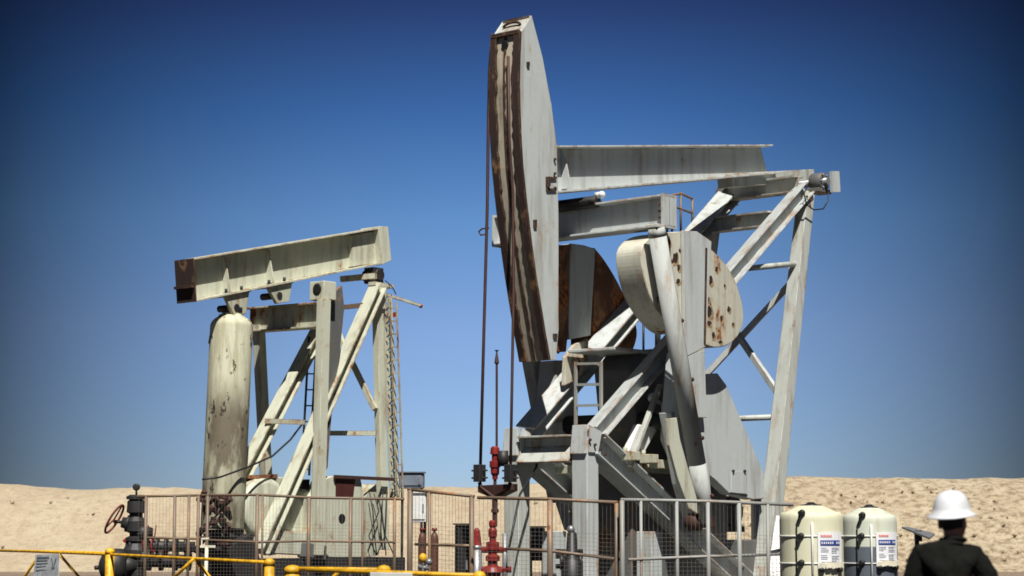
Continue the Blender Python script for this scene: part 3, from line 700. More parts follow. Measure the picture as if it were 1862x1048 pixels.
# gear box, guard, motor
b = MB(); q = P2(490, 915, .2)
b.lathe(P2(487, 925, .25) - V * .75, [(.45, 0), (.60, .05), (.60, .70), (.5, .75)], V, 36)
b.lathe(P2(548, 945, .3) - V * .4, [(.5, 0), (.62, .03), (.62, .40), (.55, .45), (.2, .47)], V, 36)
b.bar(P2(470, 985, .3), P2(570, 990, .3), .5, .45)
b.build('gear_reducer', M['green'], B, bevel=.01)
b = MB(); b.prism([P2(x, y, .1) for x, y in ((448, 880), (470, 868), (530, 868), (560, 880), (575, 1000), (440, 1000))], -V * .8); b.build('reducer_casing', M['green2'], B, bevel=.02)
b = MB(); b.bar(P2(440, 868, -.2), P2(495, 866, .0), .5, .07); b.build('reducer_lid', M['rustp'], B)
b = MB(); b.prism([P2(x, y, .55) for x, y in ((574, 900), (584, 875), (606, 866), (656, 870), (662, 900), (662, 1014), (598, 1014), (562, 972), (562, 905))], -V * .3); b.build('belt_guard', M['green'], B, bevel=.012)
b = MB(); b.prism([P2(x, y, .552) for x, y in ((610, 868), (645, 870), (641, 904), (610, 902))], V * .02); b.build('guard_panel', M['maroon'], B)
b = MB(); q = P2(622, 943, .56); b.tube(q - V * .02, q, .095, 20); b.build('guard_hole', M['black'], B)
b = MB(); b.bar(P2(550, 1000, .6), P2(585, 1006, .6), .3, .3); b.tube(P2(572, 990, .6), P2(585, 1006, .75), .10, 14); b.build('motor', M['dkgrey'], B, bevel=.02)
b = MB(); b.bar(P2(608, 867, .6), P2(716, 872, .6), .05, .07); b.build('guard_rail', M['rod'], B)
b = MB(); b.prism([P2(x, y, .5) for x, y in ((663, 905), (684, 880), (690, 1010), (663, 1014))], -V * .4); b.build('guard_side', M['green2'], B)
b = MB()
for x0 in (505, 542): b.prism([P2(x, y, .2) for x, y in ((x0 - 10, 905), (x0 + 8, 872), (x0 + 15, 872), (x0 + 13, 912))], V * .1)
b.build('crank_web', M['black'], B)
b = MB(); rnd = random.Random(5)
for k in range(5):
    x = 672 + k * 8; b.path([P2(x, 890 + rnd.uniform(-5, 12), .62), P2(x + rnd.uniform(-5, 10), 930, .65), P2(x + rnd.uniform(-10, 14), 975, .66), P2(x + rnd.uniform(-5, 14), 1010, .65)], .013)
b.build('hanging_hose', M['black'], B)
b = MB()
for sg in (1, -1): b.ibeam(W2(-4.2, .7 * sg, .28), W2(3.6, .7 * sg, .28), .3, .5, .03, .03)
for u__ in (-3.8, -1, 1, 3.2): b.ibeam(W2(u__, -.6, .28), W2(u__, .6, .28), .25, .4, .03, .03)
b.bar(W2(-1.6, 0, .75), W2(2.2, 0, .75), 1.2, .35); b.build('skid', M['dark'], B)

# ================================================================== WELLHEADS
def flange_stack(px, D, rows, mat, mb=None, n=20):
    """rows = (photo row, half width px)"""
    m_ = mb or MB(); k = D / FPX
    p = at(px, 955, D); zz = lambda y: at(px, y, D).z
    rows = sorted(rows, key=lambda r: -r[0])
    base = Vector((p.x, p.y, 0)); m_.lathe(base, [(w_ * k, zz(y)) for y, w_ in rows], (0, 0, 1), n, False); return m_
DW = F.loc(P(900, 870, 0)); wd = P(900, 870, 0).y
WH = thing('wellhead', 'red wellhead with polished rod under the bridle of the large grey pumpjack', 'wellhead', Vector((P(900, 870, 0).x, wd, 0)))
flange_stack(903, wd, [(640, 1.2), (637, 4.5), (660, 4.5), (663, 2.2), (815, 2.2)], 'rod').build('polished_rod', M['rod'], WH)
flange_stack(900, wd, [(812, 5), (815, 8), (826, 9), (827, 6), (838, 6), (839, 10), (850, 10), (851, 8), (861, 8), (866, 5), (872, 5)], 'red').build('rod_clamp', M['red'], WH)
flange_stack(900, wd, [(872, 3), (905, 3), (906, 5), (925, 5), (926, 7), (932, 7), (933, 4.5), (958, 4.5)], 'rod').build('lower_rod', M['rod'], WH)
b = flange_stack(896, wd, [(946, 4), (949, 7), (956, 7), (960, 5), (964, 8), (976, 8), (977, 6), (985, 6), (986, 12), (1000, 12), (1001, 9), (1008, 8), (1012, 13), (1020, 13), (1021, 9), (1028, 9), (1032, 15), (1040, 15), (1040, 20), (1060, 20), (1060, 12), (1078, 12)], 'red')
b.build('stuffing_box', M['red'], WH)
b = MB(); zz = at(896, 1060, wd)
for y, w_ in ((1000, 26), (1036, 34)):
    b.tube(at(896 - w_, y, wd), at(896 + w_, y, wd), .05, 12)
b.build('side_valve', M['red'], WH)
b = MB(); b.tube(at(915, 820, wd - .1), at(915, 848, wd - .1), .08, 12); b.tube(at(905, 835, wd), at(918, 835, wd - .1), .04, 8); b.build('load_cell', M['dark'], WH)
for x, y0_, y1_, m__ in ((867, 992, 1000, 'steelg'), (867, 1000, 1110, 'steelg'), (918, 970, 1100, 'steelg')):
    b = MB(); b.tube(at(x, y1_, wd), at(x, y0_, wd), .08 if x < 900 else .04, 14); b.build('riser_pipe', M[m__], WH)
b = flange_stack(867, wd, [(960, 2), (965, 6), (985, 8), (992, 9)], 'red'); b.build('valve_cap', M['red'], WH)
flange_stack(889, wd, [(1040, 9), (1112, 9)], 'd').build('casing', M['dark'], WH)

lw = at(242, 955, 38)
WL = thing('wellhead', 'black wellhead tree of stacked valves with red handwheel left of the smaller pumpjack', 'wellhead', Vector((lw.x, lw.y, 0)))
D_ = 38.0
flange_stack(247, D_, [(900, 12), (903, 18), (908, 18), (909, 12), (912, 16), (932, 17), (934, 12), (940, 12), (948, 18), (966, 18), (970, 11), (975, 11), (978, 18), (984, 18), (985, 13), (1000, 22), (1012, 22), (1014, 12), (1030, 12), (1034, 20), (1060, 20)], 'd').build('valve_tree', M['dark'], WL)
b = MB(); b.tube(at(250, 1060, D_), at(250, 1060, D_) * 1 - Z * at(250, 1060, D_).z, .12, 14); b.build('casing', M['dark'], WL)
b = MB(); b.tube(at(248, 900, D_), at(248, 890, D_), .02, 8); b.lathe(at(248, 886, D_) - Vector((0, .03, 0)), [(.045, 0), (.07, .01), (.07, .05), (.045, .06)], (0, 1, 0), 14); b.build('gauge', M['dark'], WL)
b = MB(); b.tube(at(245, 955, D_), at(222, 950, D_), .13, 16, .10); b.tube(at(222, 950, D_), at(206, 948, D_), .03, 8); b.lathe(at(235, 953, D_), [(.16, 0), (.16, .05)], at(222, 950, D_) - at(245, 955, D_), 16); b.build('side_valve', M['dark'], WL)
b = MB(); b.lathe(at(262, 975, D_) - Z * .6, [(.10, 0), (.16, .02), (.16, .3), (.11, .32), (.11, .55), (.17, .57), (.17, .75), (.08, .78)], n=16); b.tube(at(245, 985, D_), at(262, 985, D_), .12, 14); b.build('choke_valve', M['dark'], WL)
b = MB(); b.tube(at(255, 1018, D_), at(345, 1022, D_ + .1), .13, 16)
for x in (268, 290, 316, 340): b.lathe(at(x, 1019, D_), [(.2, 0), (.2, .07)], (1, .01, 0), 16)
b.build('lower_flow_line', M['dark'], WL)
b = MB(); hc_ = at(208, 944, D_); d1 = Vector((-.35, .1, -.94)).normalized(); d2 = Vector((.6, -.75, 0)).normalized()
ring = [hc_ + (Z * math.cos(a) * .26 + Vector((.42, .85, 0)).normalized() * math.sin(a) * .24 + Vector((-.45, 0, 0)) * math.cos(a + .4) * -.35) for a in [2 * math.pi * i / 28 for i in range(29)]]
b.path(ring, .022)
for k in (0, 9, 18): b.path([hc_, ring[k]], .016)
b.build('handwheel', M['redold'], WL)
b = MB(); b.tube(at(228, 992, D_), at(355, 995, D_ + .2), .10, 16)
for x in (236, 262, 284, 300, 318, 336): b.lathe(at(x, 993, D_), [(.17, 0), (.17, .05)], (1, .01, 0), 16)
b.build('flow_line', M['dark'], WL)
for x, y0_ in ((262, 0), (276, 0)):
    b = MB(); b.lathe(at(x, 993, D_), [(.185, 0), (.185, .03)], (1, .01, 0), 16); b.tube(at(x + 4, 985, D_), at(x + 8, 955, D_), .012, 6); b.build('red_flange', M['red'], WL)
b = MB(); b.path([at(355, 995, D_ + .2), at(368, 1005, D_ + .2), at(372, 1030, D_ + .2), at(372, 1110, D_ + .2)], .10, 12); b.build('down_pipe', M['dark'], WL)
b = MB(); b.tube(at(255, 1028, D_), at(215, 1030, D_ - .3), .12, 18, .2); b.lathe(at(212, 1030, D_ - .3), [(.1, -.32), (.26, -.25), (.33, -.12), (.33, .1), (.2, .2)], (1, .0, 0), 24); b.tube(at(180, 1032, D_ - .3), at(172, 1033, D_ - .3), .04, 8); b.build('casing_valve', M['dark'], WL)
b = MB(); b.bar(at(225, 985, D_), at(236, 978, D_), .1, .06); b.bar(at(225, 1000, D_), at(300, 1003, D_), .06, .05); b.build('red_fitting', M['red'], WL)

# ================================================================== FENCES
def fence(label, pts, mids, posts, pipe, r=.024, mesh=True, zbot=.08, group=None):
    """pts: (px, row, Y) of the top rail; mids the middle rail; posts list of px"""
    T = [at(*p) for p in pts]; base = T[0].copy(); base.z = 0
    o = thing('mesh_fence', label, 'fence', base, 0, group)
    m_ = MB(); m_.path(T, r); m_.build('top_rail', M[pipe], o)
    m_ = MB(); m_.path([at(*p) for p in mids], r * .9); m_.build('middle_rail', M[pipe], o)
    def onrail(px):
        for (a, p), (c, q) in zip(zip(pts, T), zip(pts[1:], T[1:])):
            if a[0] <= px <= c[0]: return lerp(p, q, (px - a[0]) / (c[0] - a[0]))
        return T[-1]
    for x, r_ in posts:
        q = onrail(x); m_ = MB(); r_ *= .72; m_.tube(q.copy() - Z * q.z, q, r_, 12); m_.tube(q, q + Z * .02, r_ * 1.1, 12, r_ * .5); m_.build('post', M[pipe], o)
    if mesh:
        m_ = MB(); s_ = .0032
        for p, q in zip(T, T[1:]):
            Ln = (q - p).length; nn = max(2, int(Ln / .06)); d = (q - p).normalized(); nrm = d.cross(Z).normalized()
            for k in range(nn):
                a_ = lerp(p, q, (k + .5) / nn); j = nrm * .01 * math.sin(k * .9)
                m_.bar(Vector((a_.x, a_.y, zbot)) + j, a_ + j, s_, s_, up=nrm)
            for k in range(26):
                f_ = k / 33; a_ = p.copy(); c_ = q.copy(); a_.z = zbot + (p.z - zbot) * f_; c_.z = zbot + (q.z - zbot) * f_
                m_.bar(a_ + nrm * .006, c_ + nrm * .006, s_, s_)
        m_.build('wire_mesh', M['wire'], o)
    return o
fence('rusty mesh fence panel beside the black wellhead on the left', [(250, 903, 37), (300, 902, 37), (362, 901, 37)], [(262, 978, 37), (362, 980, 37)], [(266, .045), (318, .04), (344, .035), (361, .04)], 'pipe')
fence('rusty mesh fence running in front of the smaller pumpjack', [(366, 901, 36.6), (470, 900, 36.4), (560, 905, 36.3), (735, 908, 36)], [(366, 982, 36.6), (470, 986, 36.4), (560, 984, 36.3), (718, 986, 36)], [(378, .04), (468, .045), (478, .03), (562, .05), (638, .045), (660, .03), (718, .04)], 'pipe')
fence('mesh fence panel between the two pumpjacks beside the red wellhead', [(742, 890, 29.5), (862, 903, 28.8)], [(755, 990, 29.5), (862, 993, 28.8)], [(746, .06), (782, .035), (858, .05)], 'pipe')
fence('brown railed mesh fence in front of the near leg of the large pumpjack', [(868, 905, 28.2), (1000, 908, 27.9), (1122, 914, 27.5)], [(920, 998, 28.1), (1000, 1002, 27.9), (1132, 1018, 27.5)], [(1000, .06), (1121, .04)], 'pipe')
fence('pale galvanised mesh fence left of the cream tank', [(1130, 909, 27.3), (1290, 912, 27.6), (1442, 918, 28)], [(1142, 1018, 27.3), (1290, 1012, 27.6), (1420, 1008, 28)], [(1131, .045), (1165, .03), (1230, .035), (1287, .04), (1343, .045), (1395, .035)], 'pipeg')

def wv(px, py, Y): return at(px, py, Y)
def railing(label, top, posts, diag=(), plates=(), r=.019, low=.55):
    T = [at(*p) for p in top]; base = T[0].copy(); base.z = 0
    o = thing('safety_railing', label, 'railing', base, 0, 'yellow pipe railings along the front')
    m_ = MB(); m_.path(T, r, 10); m_.build('top_rail', M['yellow'], o)
    m_ = MB(); m_.path([p - Z * low for p in T], r, 10); m_.build('lower_rail', M['yellow'], o)
    for (x, y, Y, r_) in posts:
        q = at(x, y, Y); m_ = MB(); m_.tube(q.copy() - Z * q.z, q, r_, 14); m_.lathe(q, [(r_ * 1.08, -.04), (r_ * 1.08, .01), (r_ * .7, .03), (.005, .04)], n=14); m_.build('post', M['yellow'], o)
    for (x0, y0_, Y0, x1, y1_, Y1) in diag:
        m_ = MB(); m_.tube(at(x0, y0_, Y0), at(x1, y1_, Y1), .02, 10); m_.build('brace', M['yellow'], o)
    return o
RA = railing('yellow pipe railing with an information sign at far left', [(-120, 996, 33.5), (0, 1001, 31), (110, 1005, 28.5), (210, 1009, 26.5), (350, 1016, 24), (490, 1023, 21.7)],
    [(200, 1002, 26.7, .06), (490, 1022, 21.7, .055), (-60, 998, 32, .05)],
    [(352, 1017, 23.9, 300, 1066, 24.4), (354, 1017, 23.9, 402, 1074, 23.5), (108, 1008, 28.5, 170, 1080, 28), (70, 1012, 29.3, 20, 1085, 30)])
m_ = MB(); m_.tube(at(-60, 1000, 32.2), at(198, 1006, 27), .02, 8); m_.build('back_rail', M['yellow'], RA)
RB = railing('yellow pipe railing with a thick end post below the smaller pumpjack', [(530, 1034, 19.6), (700, 1036, 19.2)], [(532, 1035, 19.6, .075), (698, 1035, 19.2, .06)], [(617, 1038, 19.4, 596, 1062, 19.5)])
RC = railing('yellow pipe railing carrying a white plate, ending at the red wellhead', [(560, 1037, 18.4), (700, 1041, 17.8), (872, 1047, 17)], [(872, 1047, 17, .05)])
m_ = MB(); q = at(60, 1000, 29)
sg_l = MB(); p0, p1, p2, p3 = at(66, 1009, 29.2), at(109, 1008, 28.4), at(107, 1062, 28.4), at(60, 1064, 29.2)
nrm = (p1 - p0).cross(p3 - p0).normalized()
if nrm.y > 0: nrm = -nrm
sg_l.prism([p0, p1, p2, p3], nrm * .012)
M['sign'] = plain('weathered_sign_white', (.55, .58, .60), .5, 0, .3, 8)
M['ink'] = plain('faded_ink', (.16, .19, .20), .7)
sgn = sg_l.build('sign', M['sign']); tag(sgn, 'weathered pale sign fixed to the far left yellow railing', 'sign')
def onq(s_, t_): return lerp(lerp(p0, p1, s_), lerp(p3, p2, s_), t_) + nrm * .016
ik = MB()
for (s0, t0, s1, t1, w_) in ((.08, .10, .6, .10, .025), (.08, .2, .55, .2, .015), (.08, .3, .58, .3, .015), (.08, .4, .5, .4, .015), (.1, .52, .55, .52, .02), (.70, .12, .78, .38, .03), (.9, .12, .82, .38, .03), (.73, .45, .85, .45, .03)):
    ik.bar(onq(s0, t0), onq(s1, t1), w_, .004, up=nrm)
ik.build('lettering', M['ink'], base=sgn.location.copy()).parent = sgn
for c_ in sgn.children: c_.location = (0, 0, 0)
s2 = MB(); s2.prism([at(673, 1041, 17.7), at(750, 1042, 17.4), at(750, 1080, 17.4), at(672, 1078, 17.7)], Vector((0, -.012, 0)))
tag(s2.build('sign_plate', M['white'], bevel=.004), 'blank white plate hung on the yellow railing at the bottom edge', 'sign')

# ================================================================== TANKS
def plastic(name, col, low=None, zlow=0):
    m, t, b = nodes(name, .55)
    n = nz(t, 1.5, 5, .6); c = mx(t, mr(t, n, .3, .7), tuple(x * .93 for x in col), col)
    ns = nz(t, 9, 6, .7, (1, 1, .1)); c = mx(t, mt(t, 'MULTIPLY', mr(t, ns, .48, .7), .45), c, (.38, .30, .19))
    if low:
        tc = t.nodes.new('ShaderNodeTexCoord'); s = t.nodes.new('ShaderNodeSeparateXYZ'); t.links.new(tc.outputs['Object'], s.inputs[0])
        c = mx(t, mr(t, s.outputs['Z'], zlow + .01, zlow - .01), c, low)
    t.links.new(c, b.inputs['Base Color']); b.inputs['Subsurface Weight'].default_value = .0
    return m
def tank(label, px, hw, top, sh_, D, mat, lab, seed):
    k = D / FPX; c = at(px, 955, D); c.z = 0; r = hw * k; zt_ = at(px, top, D).z; zs = at(px, sh_, D).z
    o = thing('chemical_tank', label, 'tank', c)
    m_ = MB(); m_.lathe(c, [(r * .97, .25), (r, .3), (r, zs * .6), (r, zs), (r * .985, zs + .05), (r * .93, zs + .1), (r * .78, zs + (zt_ - zs) * .55), (r * .5, zs + (zt_ - zs) * .86), (r * .3, zt_)], n=48)
    m_.build('tank_body', mat, o)
    m_ = MB(); m_.lathe(c, [(r * .34, zt_ - .02), (r * .34, zt_ + .005), (r * .2, zt_ + .012), (.06, zt_ + .02), (.04, zt_ + .04)], n=24); m_.build('lid', M['black'], o)
    m_ = MB(); m_.lathe(c, [(r * .9, 0), (r * .9, .25)], n=24); m_.build('stand', M['steelg'], o)
    # straps
    for row in (975, 1024):
        z_ = at(px, row, D).z; m_ = MB(); n = 40
        m_.path([c + Z * z_ + Vector((math.cos(2 * math.pi * i / n), math.sin(2 * math.pi * i / n), 0)) * (r + .006) for i in range(n + 1)], .009, 6); m_.build('strap', M['white'], o)
    def surf(x, y, d=.0):
        s_ = (x - px) / hw; s_ = max(-.99, min(.99, s_)); q = c + Vector((s_, -math.sqrt(1 - s_ * s_), 0)) * (r + d); q.z = at(x, y, D - r).z; return q
    m_ = MB(); xs_ = px - hw * .12; m_.path([surf(xs_, sh_ + 4, .02), surf(xs_, 1000, .02), surf(xs_, 1080, .02)], .014, 8); m_.build('sight_tube', M['white'], o)
    m_ = MB(); xs_ = px - hw * .45; f = surf(xs_, sh_ - 16, .0); f.z -= .02
    m_.path([f + Z * .03, surf(xs_ - 6, sh_ + 8, .02), surf(xs_ - 7, 1000, .02), surf(xs_ - 7, 1085, .02)], .008, 6)
    for row in (sh_ - 13, 975, 1024):
        q = surf(xs_ + (0 if row > 960 else 2), row, .0); m_.ball(q, .045, 10); m_.tube(q, q + Vector((-.04, -.07, 0)), .03, 8)
    m_.build('sight_gauge', M['black'], o)
    # placard: thin curved-off plate standing just proud of the wall
    x0, x1, y0_, y1_ = lab
    def pq(s_, t_, d=.02):
        x = x0 + (x1 - x0) * s_; y = y0_ + (y1_ - y0_) * t_; return surf(x, y, d)
    nn = 6; v_ = []; 
    for j in (0, 1):
        for i in range(nn + 1):
            for d in (.012, .02): v_.append(pq(i / nn, j, d))
    m_ = MB()
    for i in range(nn):
        a = [pq(i / nn, 0, .012), pq((i + 1) / nn, 0, .012), pq((i + 1) / nn, 1, .012), pq(i / nn, 1, .012), pq(i / nn, 0, .02), pq((i + 1) / nn, 0, .02), pq((i + 1) / nn, 1, .02), pq(i / nn, 1, .02)]
        fs = [[0, 1, 2, 3], [7, 6, 5, 4], [0, 4, 5, 1], [3, 2, 6, 7]]
        if i == 0: fs.append([0, 3, 7, 4])
        if i == nn - 1: fs.append([1, 5, 6, 2])
        m_.add(a, fs)
    pl = m_.build('placard', M['paper'], o)
    def strip(name, mat_, items, d=.026):
        q = MB()
        for s0, t0, s1, t1 in items:
            n_ = max(1, int((s1 - s0) * 8))
            for i in range(n_):
                a0, a1 = s0 + (s1 - s0) * i / n_, s0 + (s1 - s0) * (i + 1) / n_
                q.prism([pq(a0, t0, d), pq(a1, t0, d), pq(a1, t1, d), pq(a0, t1, d)], Vector((0, .004, 0)))
        q.build(name, mat_, o).parent = pl
    rn = random.Random(seed)
    strip('blue_band', M['labelblue'], [(.1, .22, .9, .36)])
    strip('red_heading', M['labelred'], [(.12 + .065 * i, .07 + .01 * (i % 2), .12 + .065 * i + .045, .13) for i in range(7)])
    strip('band_letters', M['paper'], [(.14 + .085 * i, .26, .14 + .085 * i + .045, .32) for i in range(9) if i != 6], .031)
    it = [(.12, .42 + .05 * i, .12 + rn.uniform(.2, .32), .43 + .05 * i) for i in range(7) if i != 3] + [(.55, .42 + .045 * i, .55 + rn.uniform(.2, .34), .43 + .045 * i) for i in range(9) if i != 4] + [(.12, .80, .9, .807)]
    strip('small_print', M['print'], it)
    # clips below the placard
    for s_ in (.12, .88): m_ = MB(); m_.ball(pq(s_, 1.02, .03), .04, 10); m_.build('clip', M['black'], o)
    m_ = MB(); a, c2 = pq(.02, .95, .04), pq(.98, .93, .04); n_ = 8
    for i in range(n_): m_.bar(pq(.03 + .94 * i / n_, .9 + rn.uniform(-.02, .03), .035), pq(.03 + .94 * (i + 1) / n_, .9 + rn.uniform(-.02, .03), .045), .03, .07)
    m_.build('document_tube', M['cream'], o)
    return o
M['paper'] = plain('placard_white', (.80, .80, .82), .4, 0, .05)
M['labelblue'] = plain('label_blue', (.03, .06, .28), .5); M['labelred'] = plain('label_red', (.75, .16, .10), .5)
M['print'] = plain('small_print_grey', (.35, .38, .45), .6); M['cream'] = plain('cream_plastic', (.70, .66, .52), .5)
tank('cream chemical tank, fully pale, with a white placard, next to the mesh fence', 1475, 57, 919, 946, 26, plastic('cream_polyethylene', (.66, .65, .47)), (1477, 1521, 968, 1035), 1)
zl_ = at(1582, 994, 27.2).z
tank('pale green chemical tank with dark grey lower half and a white placard', 1581, 49, 923, 950, 27.2, plastic('pale_polyethylene', (.58, .61, .50), (.10, .12, .145), zl_), (1583, 1622, 968, 1031), 2)

# solar panel on a post behind the tanks' right side
b = MB(); cpos = at(1668, 968, 26); SPN = thing('solar_panel', 'small tilted grey solar panel on a black post beside the tanks', 'solar panel', Vector((cpos.x, cpos.y, 0)))
b.prism([at(1640, 958, 26.3), at(1652, 958, 26.6), at(1700, 970, 25.9), at(1690, 978, 25.5)], Z * -.025); b.build('panel', M['steelg'], SPN)
b = MB(); b.tube(at(1667, 985, 26) * 1 - Z * at(1667, 985, 26).z, at(1667, 972, 26), .03, 12); b.bar(at(1663, 975, 26), at(1676, 975, 26), .06, .14); b.build('post', M['black'], SPN)

# ================================================================== SMALL EQUIPMENT
def cabinet(name, label, cat, x0, x1, y0_, y1_, D, depth, mat, legs=True, knob=True):
    a_, c_ = at(x0, y0_, D), at(x1, y1_, D); zt_, zb_ = a_.z, max(c_.z, .02)
    cx, wd_ = (a_.x + c_.x) / 2, abs(c_.x - a_.x)
    o = thing(name, label, cat, Vector((cx, D + depth / 2, 0)))
    m_ = MB(); m_.bar(Vector((cx, D + depth / 2, zb_)), Vector((cx, D + depth / 2, zt_)), wd_, depth, up=(0, 1, 0)); m_.build('housing', M[mat], o, bevel=.015)
    m_ = MB(); m_.bar(Vector((cx, D - .012, zb_ + .06)), Vector((cx, D - .012, zt_ - .06)), wd_ * .86, .02, up=(0, 1, 0)); dr = m_.build('door', M[mat], o, bevel=.005)
    m_ = MB(); m_.bar(Vector((cx + wd_ * .33, D - .035, (zb_ + zt_) / 2 - .08)), Vector((cx + wd_ * .33, D - .035, (zb_ + zt_) / 2 + .08)), .03, .03, up=(0, 1, 0)); m_.build('handle', M['steelg'], o).parent = dr
    m_ = MB(); m_.bar(Vector((cx, D - .05, zt_ + .015)), Vector((cx, D + depth + .03, zt_ + .015)), wd_ + .06, .025); m_.build('rain_hood', M[mat], o)
    if zb_ > .1:
        m_ = MB()
        for sx_ in (-.4, .4):
            m_.bar(Vector((cx + wd_ * sx_, D + depth / 2, 0)), Vector((cx + wd_ * sx_, D + depth / 2, zb_)), .06, .06, up=(0, 1, 0))
        m_.build('stand', M['dark'], o)
    return o
cabinet('control_cabinet', 'black electrical cabinet behind the fence left of the red wellhead', 'cabinet', 827, 853, 955, 1100, 34, .5, 'black')
cabinet('control_cabinet', 'black electrical cabinet seen between the two front posts of the large pumpjack', 'cabinet', 962, 991, 960, 1020, 34, .4, 'black')
cabinet('control_cabinet', 'blue grey cabinet behind the rear post of the large pumpjack', 'cabinet', 1371, 1401, 871, 1010, 38, .6, 'bluegrey')
cabinet('control_cabinet', 'white cabinet behind the fence right of the ladder', 'cabinet', 742, 775, 897, 950, 42, .6, 'white')
cabinet('transformer_box', 'blue grey box raised on a stand between the two pumpjacks', 'transformer', 726, 770, 860, 888, 46, .6, 'bluegrey')
for px, lab_ in ((768, 'brown gas cylinder left of its twin behind the fence'), (790, 'brown gas cylinder right of its twin behind the fence')):
    D = 33; k = D / FPX; c = at(px, 955, D); c.z = 0; r = 7.5 * k; zt_ = at(px, 968, D).z
    o = thing('gas_cylinder', lab_, 'gas cylinder', c, 0, 'pair of gas cylinders')
    m_ = MB(); m_.lathe(c, [(r * .9, 0), (r, .03), (r, zt_ - .12), (r * .8, zt_ - .05), (r * .35, zt_)], n=24); m_.build('cylinder_body', M['brown'], o)
    m_ = MB(); m_.tube(c + Z * zt_, c + Z * (zt_ + .06), .02, 10); m_.lathe(c + Z * (zt_ + .02), [(.045, 0), (.045, .05)], n=12); m_.build('valve', M['red'], o)
# yellow capped valve near the brown cylinders
c = at(769, 1040, 27); c.z = 0
o = thing('valve_post', 'small post with a yellow cap in front of the brown gas cylinders', 'valve', c)
m_ = MB(); m_.tube(c, c + Z * at(769, 1022, 27).z, .03, 10); m_.build('stem', M['dark'], o)
m_ = MB(); m_.ball(at(769, 1015, 27), .055, 12, (1, 1, 1.2)); m_.build('cap', M['yellow'], o)
m_ = MB(); m_.tube(at(760, 1030, 27), at(780, 1034, 27), .03, 10); m_.ball(at(780, 1022, 27), .05, 10); m_.build('coupling', M['steelg'], o)
# small pump with black valve in front of the near post
c = at(1040, 1000, 29); c.z = 0
o = thing('injection_pump', 'black injection pump with a blue cap beside the near front post', 'pump', c)
m_ = MB(); m_.lathe(c, [(.1, 0), (.1, .3), (.16, .35), (.16, at(1040, 1020, 29).z), (.09, at(1040, 1015, 29).z), (.07, at(1040, 970, 29).z), (.03, at(1040, 966, 29).z)], n=18); m_.build('pump_body', M['black'], o)
m_ = MB(); m_.ball(at(1038, 963, 29), .06, 12); m_.build('cap', M['steelg'], o)
m_ = MB()
for y in (1003, 1012, 1030): m_.tube(at(1010, y, 29), at(1060, y, 29), .035, 10)
m_.lathe(at(1018, 1022, 29), [(.12, 0), (.12, .05)], (1, 0, 0), 14); m_.lathe(at(1052, 1022, 29), [(.12, 0), (.12, .05)], (1, 0, 0), 14); m_.build('pipework', M['black'], o)
# white board leaning on the fence left of the tanks
m_ = MB(); m_.prism([at(1411, 938, 28.6), at(1418, 938, 28.6), at(1419, 1100, 28.1), at(1396, 1100, 28.1), at(1402, 1000, 28.4)], Vector((0, .03, 0)))
tag(m_.build('board', M['white'], bevel=.004), 'white board standing between the mesh fence and the cream tank', 'board')
# yellow tap post
c = at(374, 990, 33); c.z = 0
o = thing('tap_post', 'thin post with a yellow lever behind the railing below the cylinder', 'tap', c)
m_ = MB(); m_.tube(c, at(376, 996, 33), .03, 10); m_.build('stem', M['cream'], o)
m_ = MB(); m_.bar(at(364, 994, 33), at(392, 994, 33), .04, .04); m_.bar(at(366, 980, 33), at(380, 979, 33), .03, .025); m_.bar(at(367, 980, 33), at(367, 994, 33), .02, .02, up=(1, 0, 0)); m_.build('lever', M['cream'], o)

# ================================================================== PERSON
DP = 12.4; pc = at(1732, 955, DP); PX, PY = pc.x, pc.y
PR = thing('person', 'person in a white hard hat and black shirt seen from behind, beside the tanks', 'person', Vector((PX, PY, 0)), R(-8))
def body_mesh(name, chain, mat, sub_=2):
    """chain: list of (x, y, z, r, parent index); y forward = away from camera"""
    me = bpy.data.meshes.new(name); me.from_pydata([(x, y, z) for x, y, z, r, p in chain], [(p, i) for i, (x, y, z, r, p) in enumerate(chain) if p >= 0], [])
    o = bpy.data.objects.new(name, me); C.objects.link(o); o.parent = PR
    sk = o.modifiers.new('skin', 'SKIN'); sk.use_smooth_shade = True; sk.use_x_symmetry = False
    for i, (x, y, z, r, p) in enumerate(chain):
        rr = r if isinstance(r, tuple) else (r, r)
        me.skin_vertices[0].data[i].radius = rr; me.skin_vertices[0].data[i].use_root = (p < 0)
    ss = o.modifiers.new('subd', 'SUBSURF'); ss.levels = sub_; ss.render_levels = sub_
    me.materials.append(mat); return o
M['skin'] = plain('skin', (.42, .19, .125), .55, 0, .15, 20); M['shirt'] = plain('black_shirt_cloth', (.008, .0085, .007), .9, 0, .35, 5)
M['trouser'] = plain('dark_trousers', (.03, .035, .05), .9); M['shirt'].node_tree.nodes['Principled BSDF'].inputs['Specular IOR Level'].default_value = .12; M['hair'] = plain('black_hair', (.012, .010, .009), .7, 0, .5, 40, (1, 1, .2))
M['hat'], t_, b_ = nodes('white_hard_hat', .42); b_.inputs['Base Color'].default_value = (.78, .80, .83, 1)
hn = nz(t_, 5, 4, .6); t_.links.new(mx(t_, mr(t_, hn, .45, .75), (.66, .675, .70), (.54, .55, .56)), b_.inputs['Base Color'])
ch = [(0, 0, .98, (.15, .11), -1), (0, 0, 1.15, (.14, .10), 0), (0, 0.0, 1.32, (.12, .09), 1), (0, -.005, 1.40, (.08, .07), 2), (0, 0.0, 1.49, (.060, .060), 3), (.0, .015, 1.545, (.058, .06), 4), (.0, .02, 1.61, (.070, .083), 5), (.0, .02, 1.685, (.068, .083), 6)]
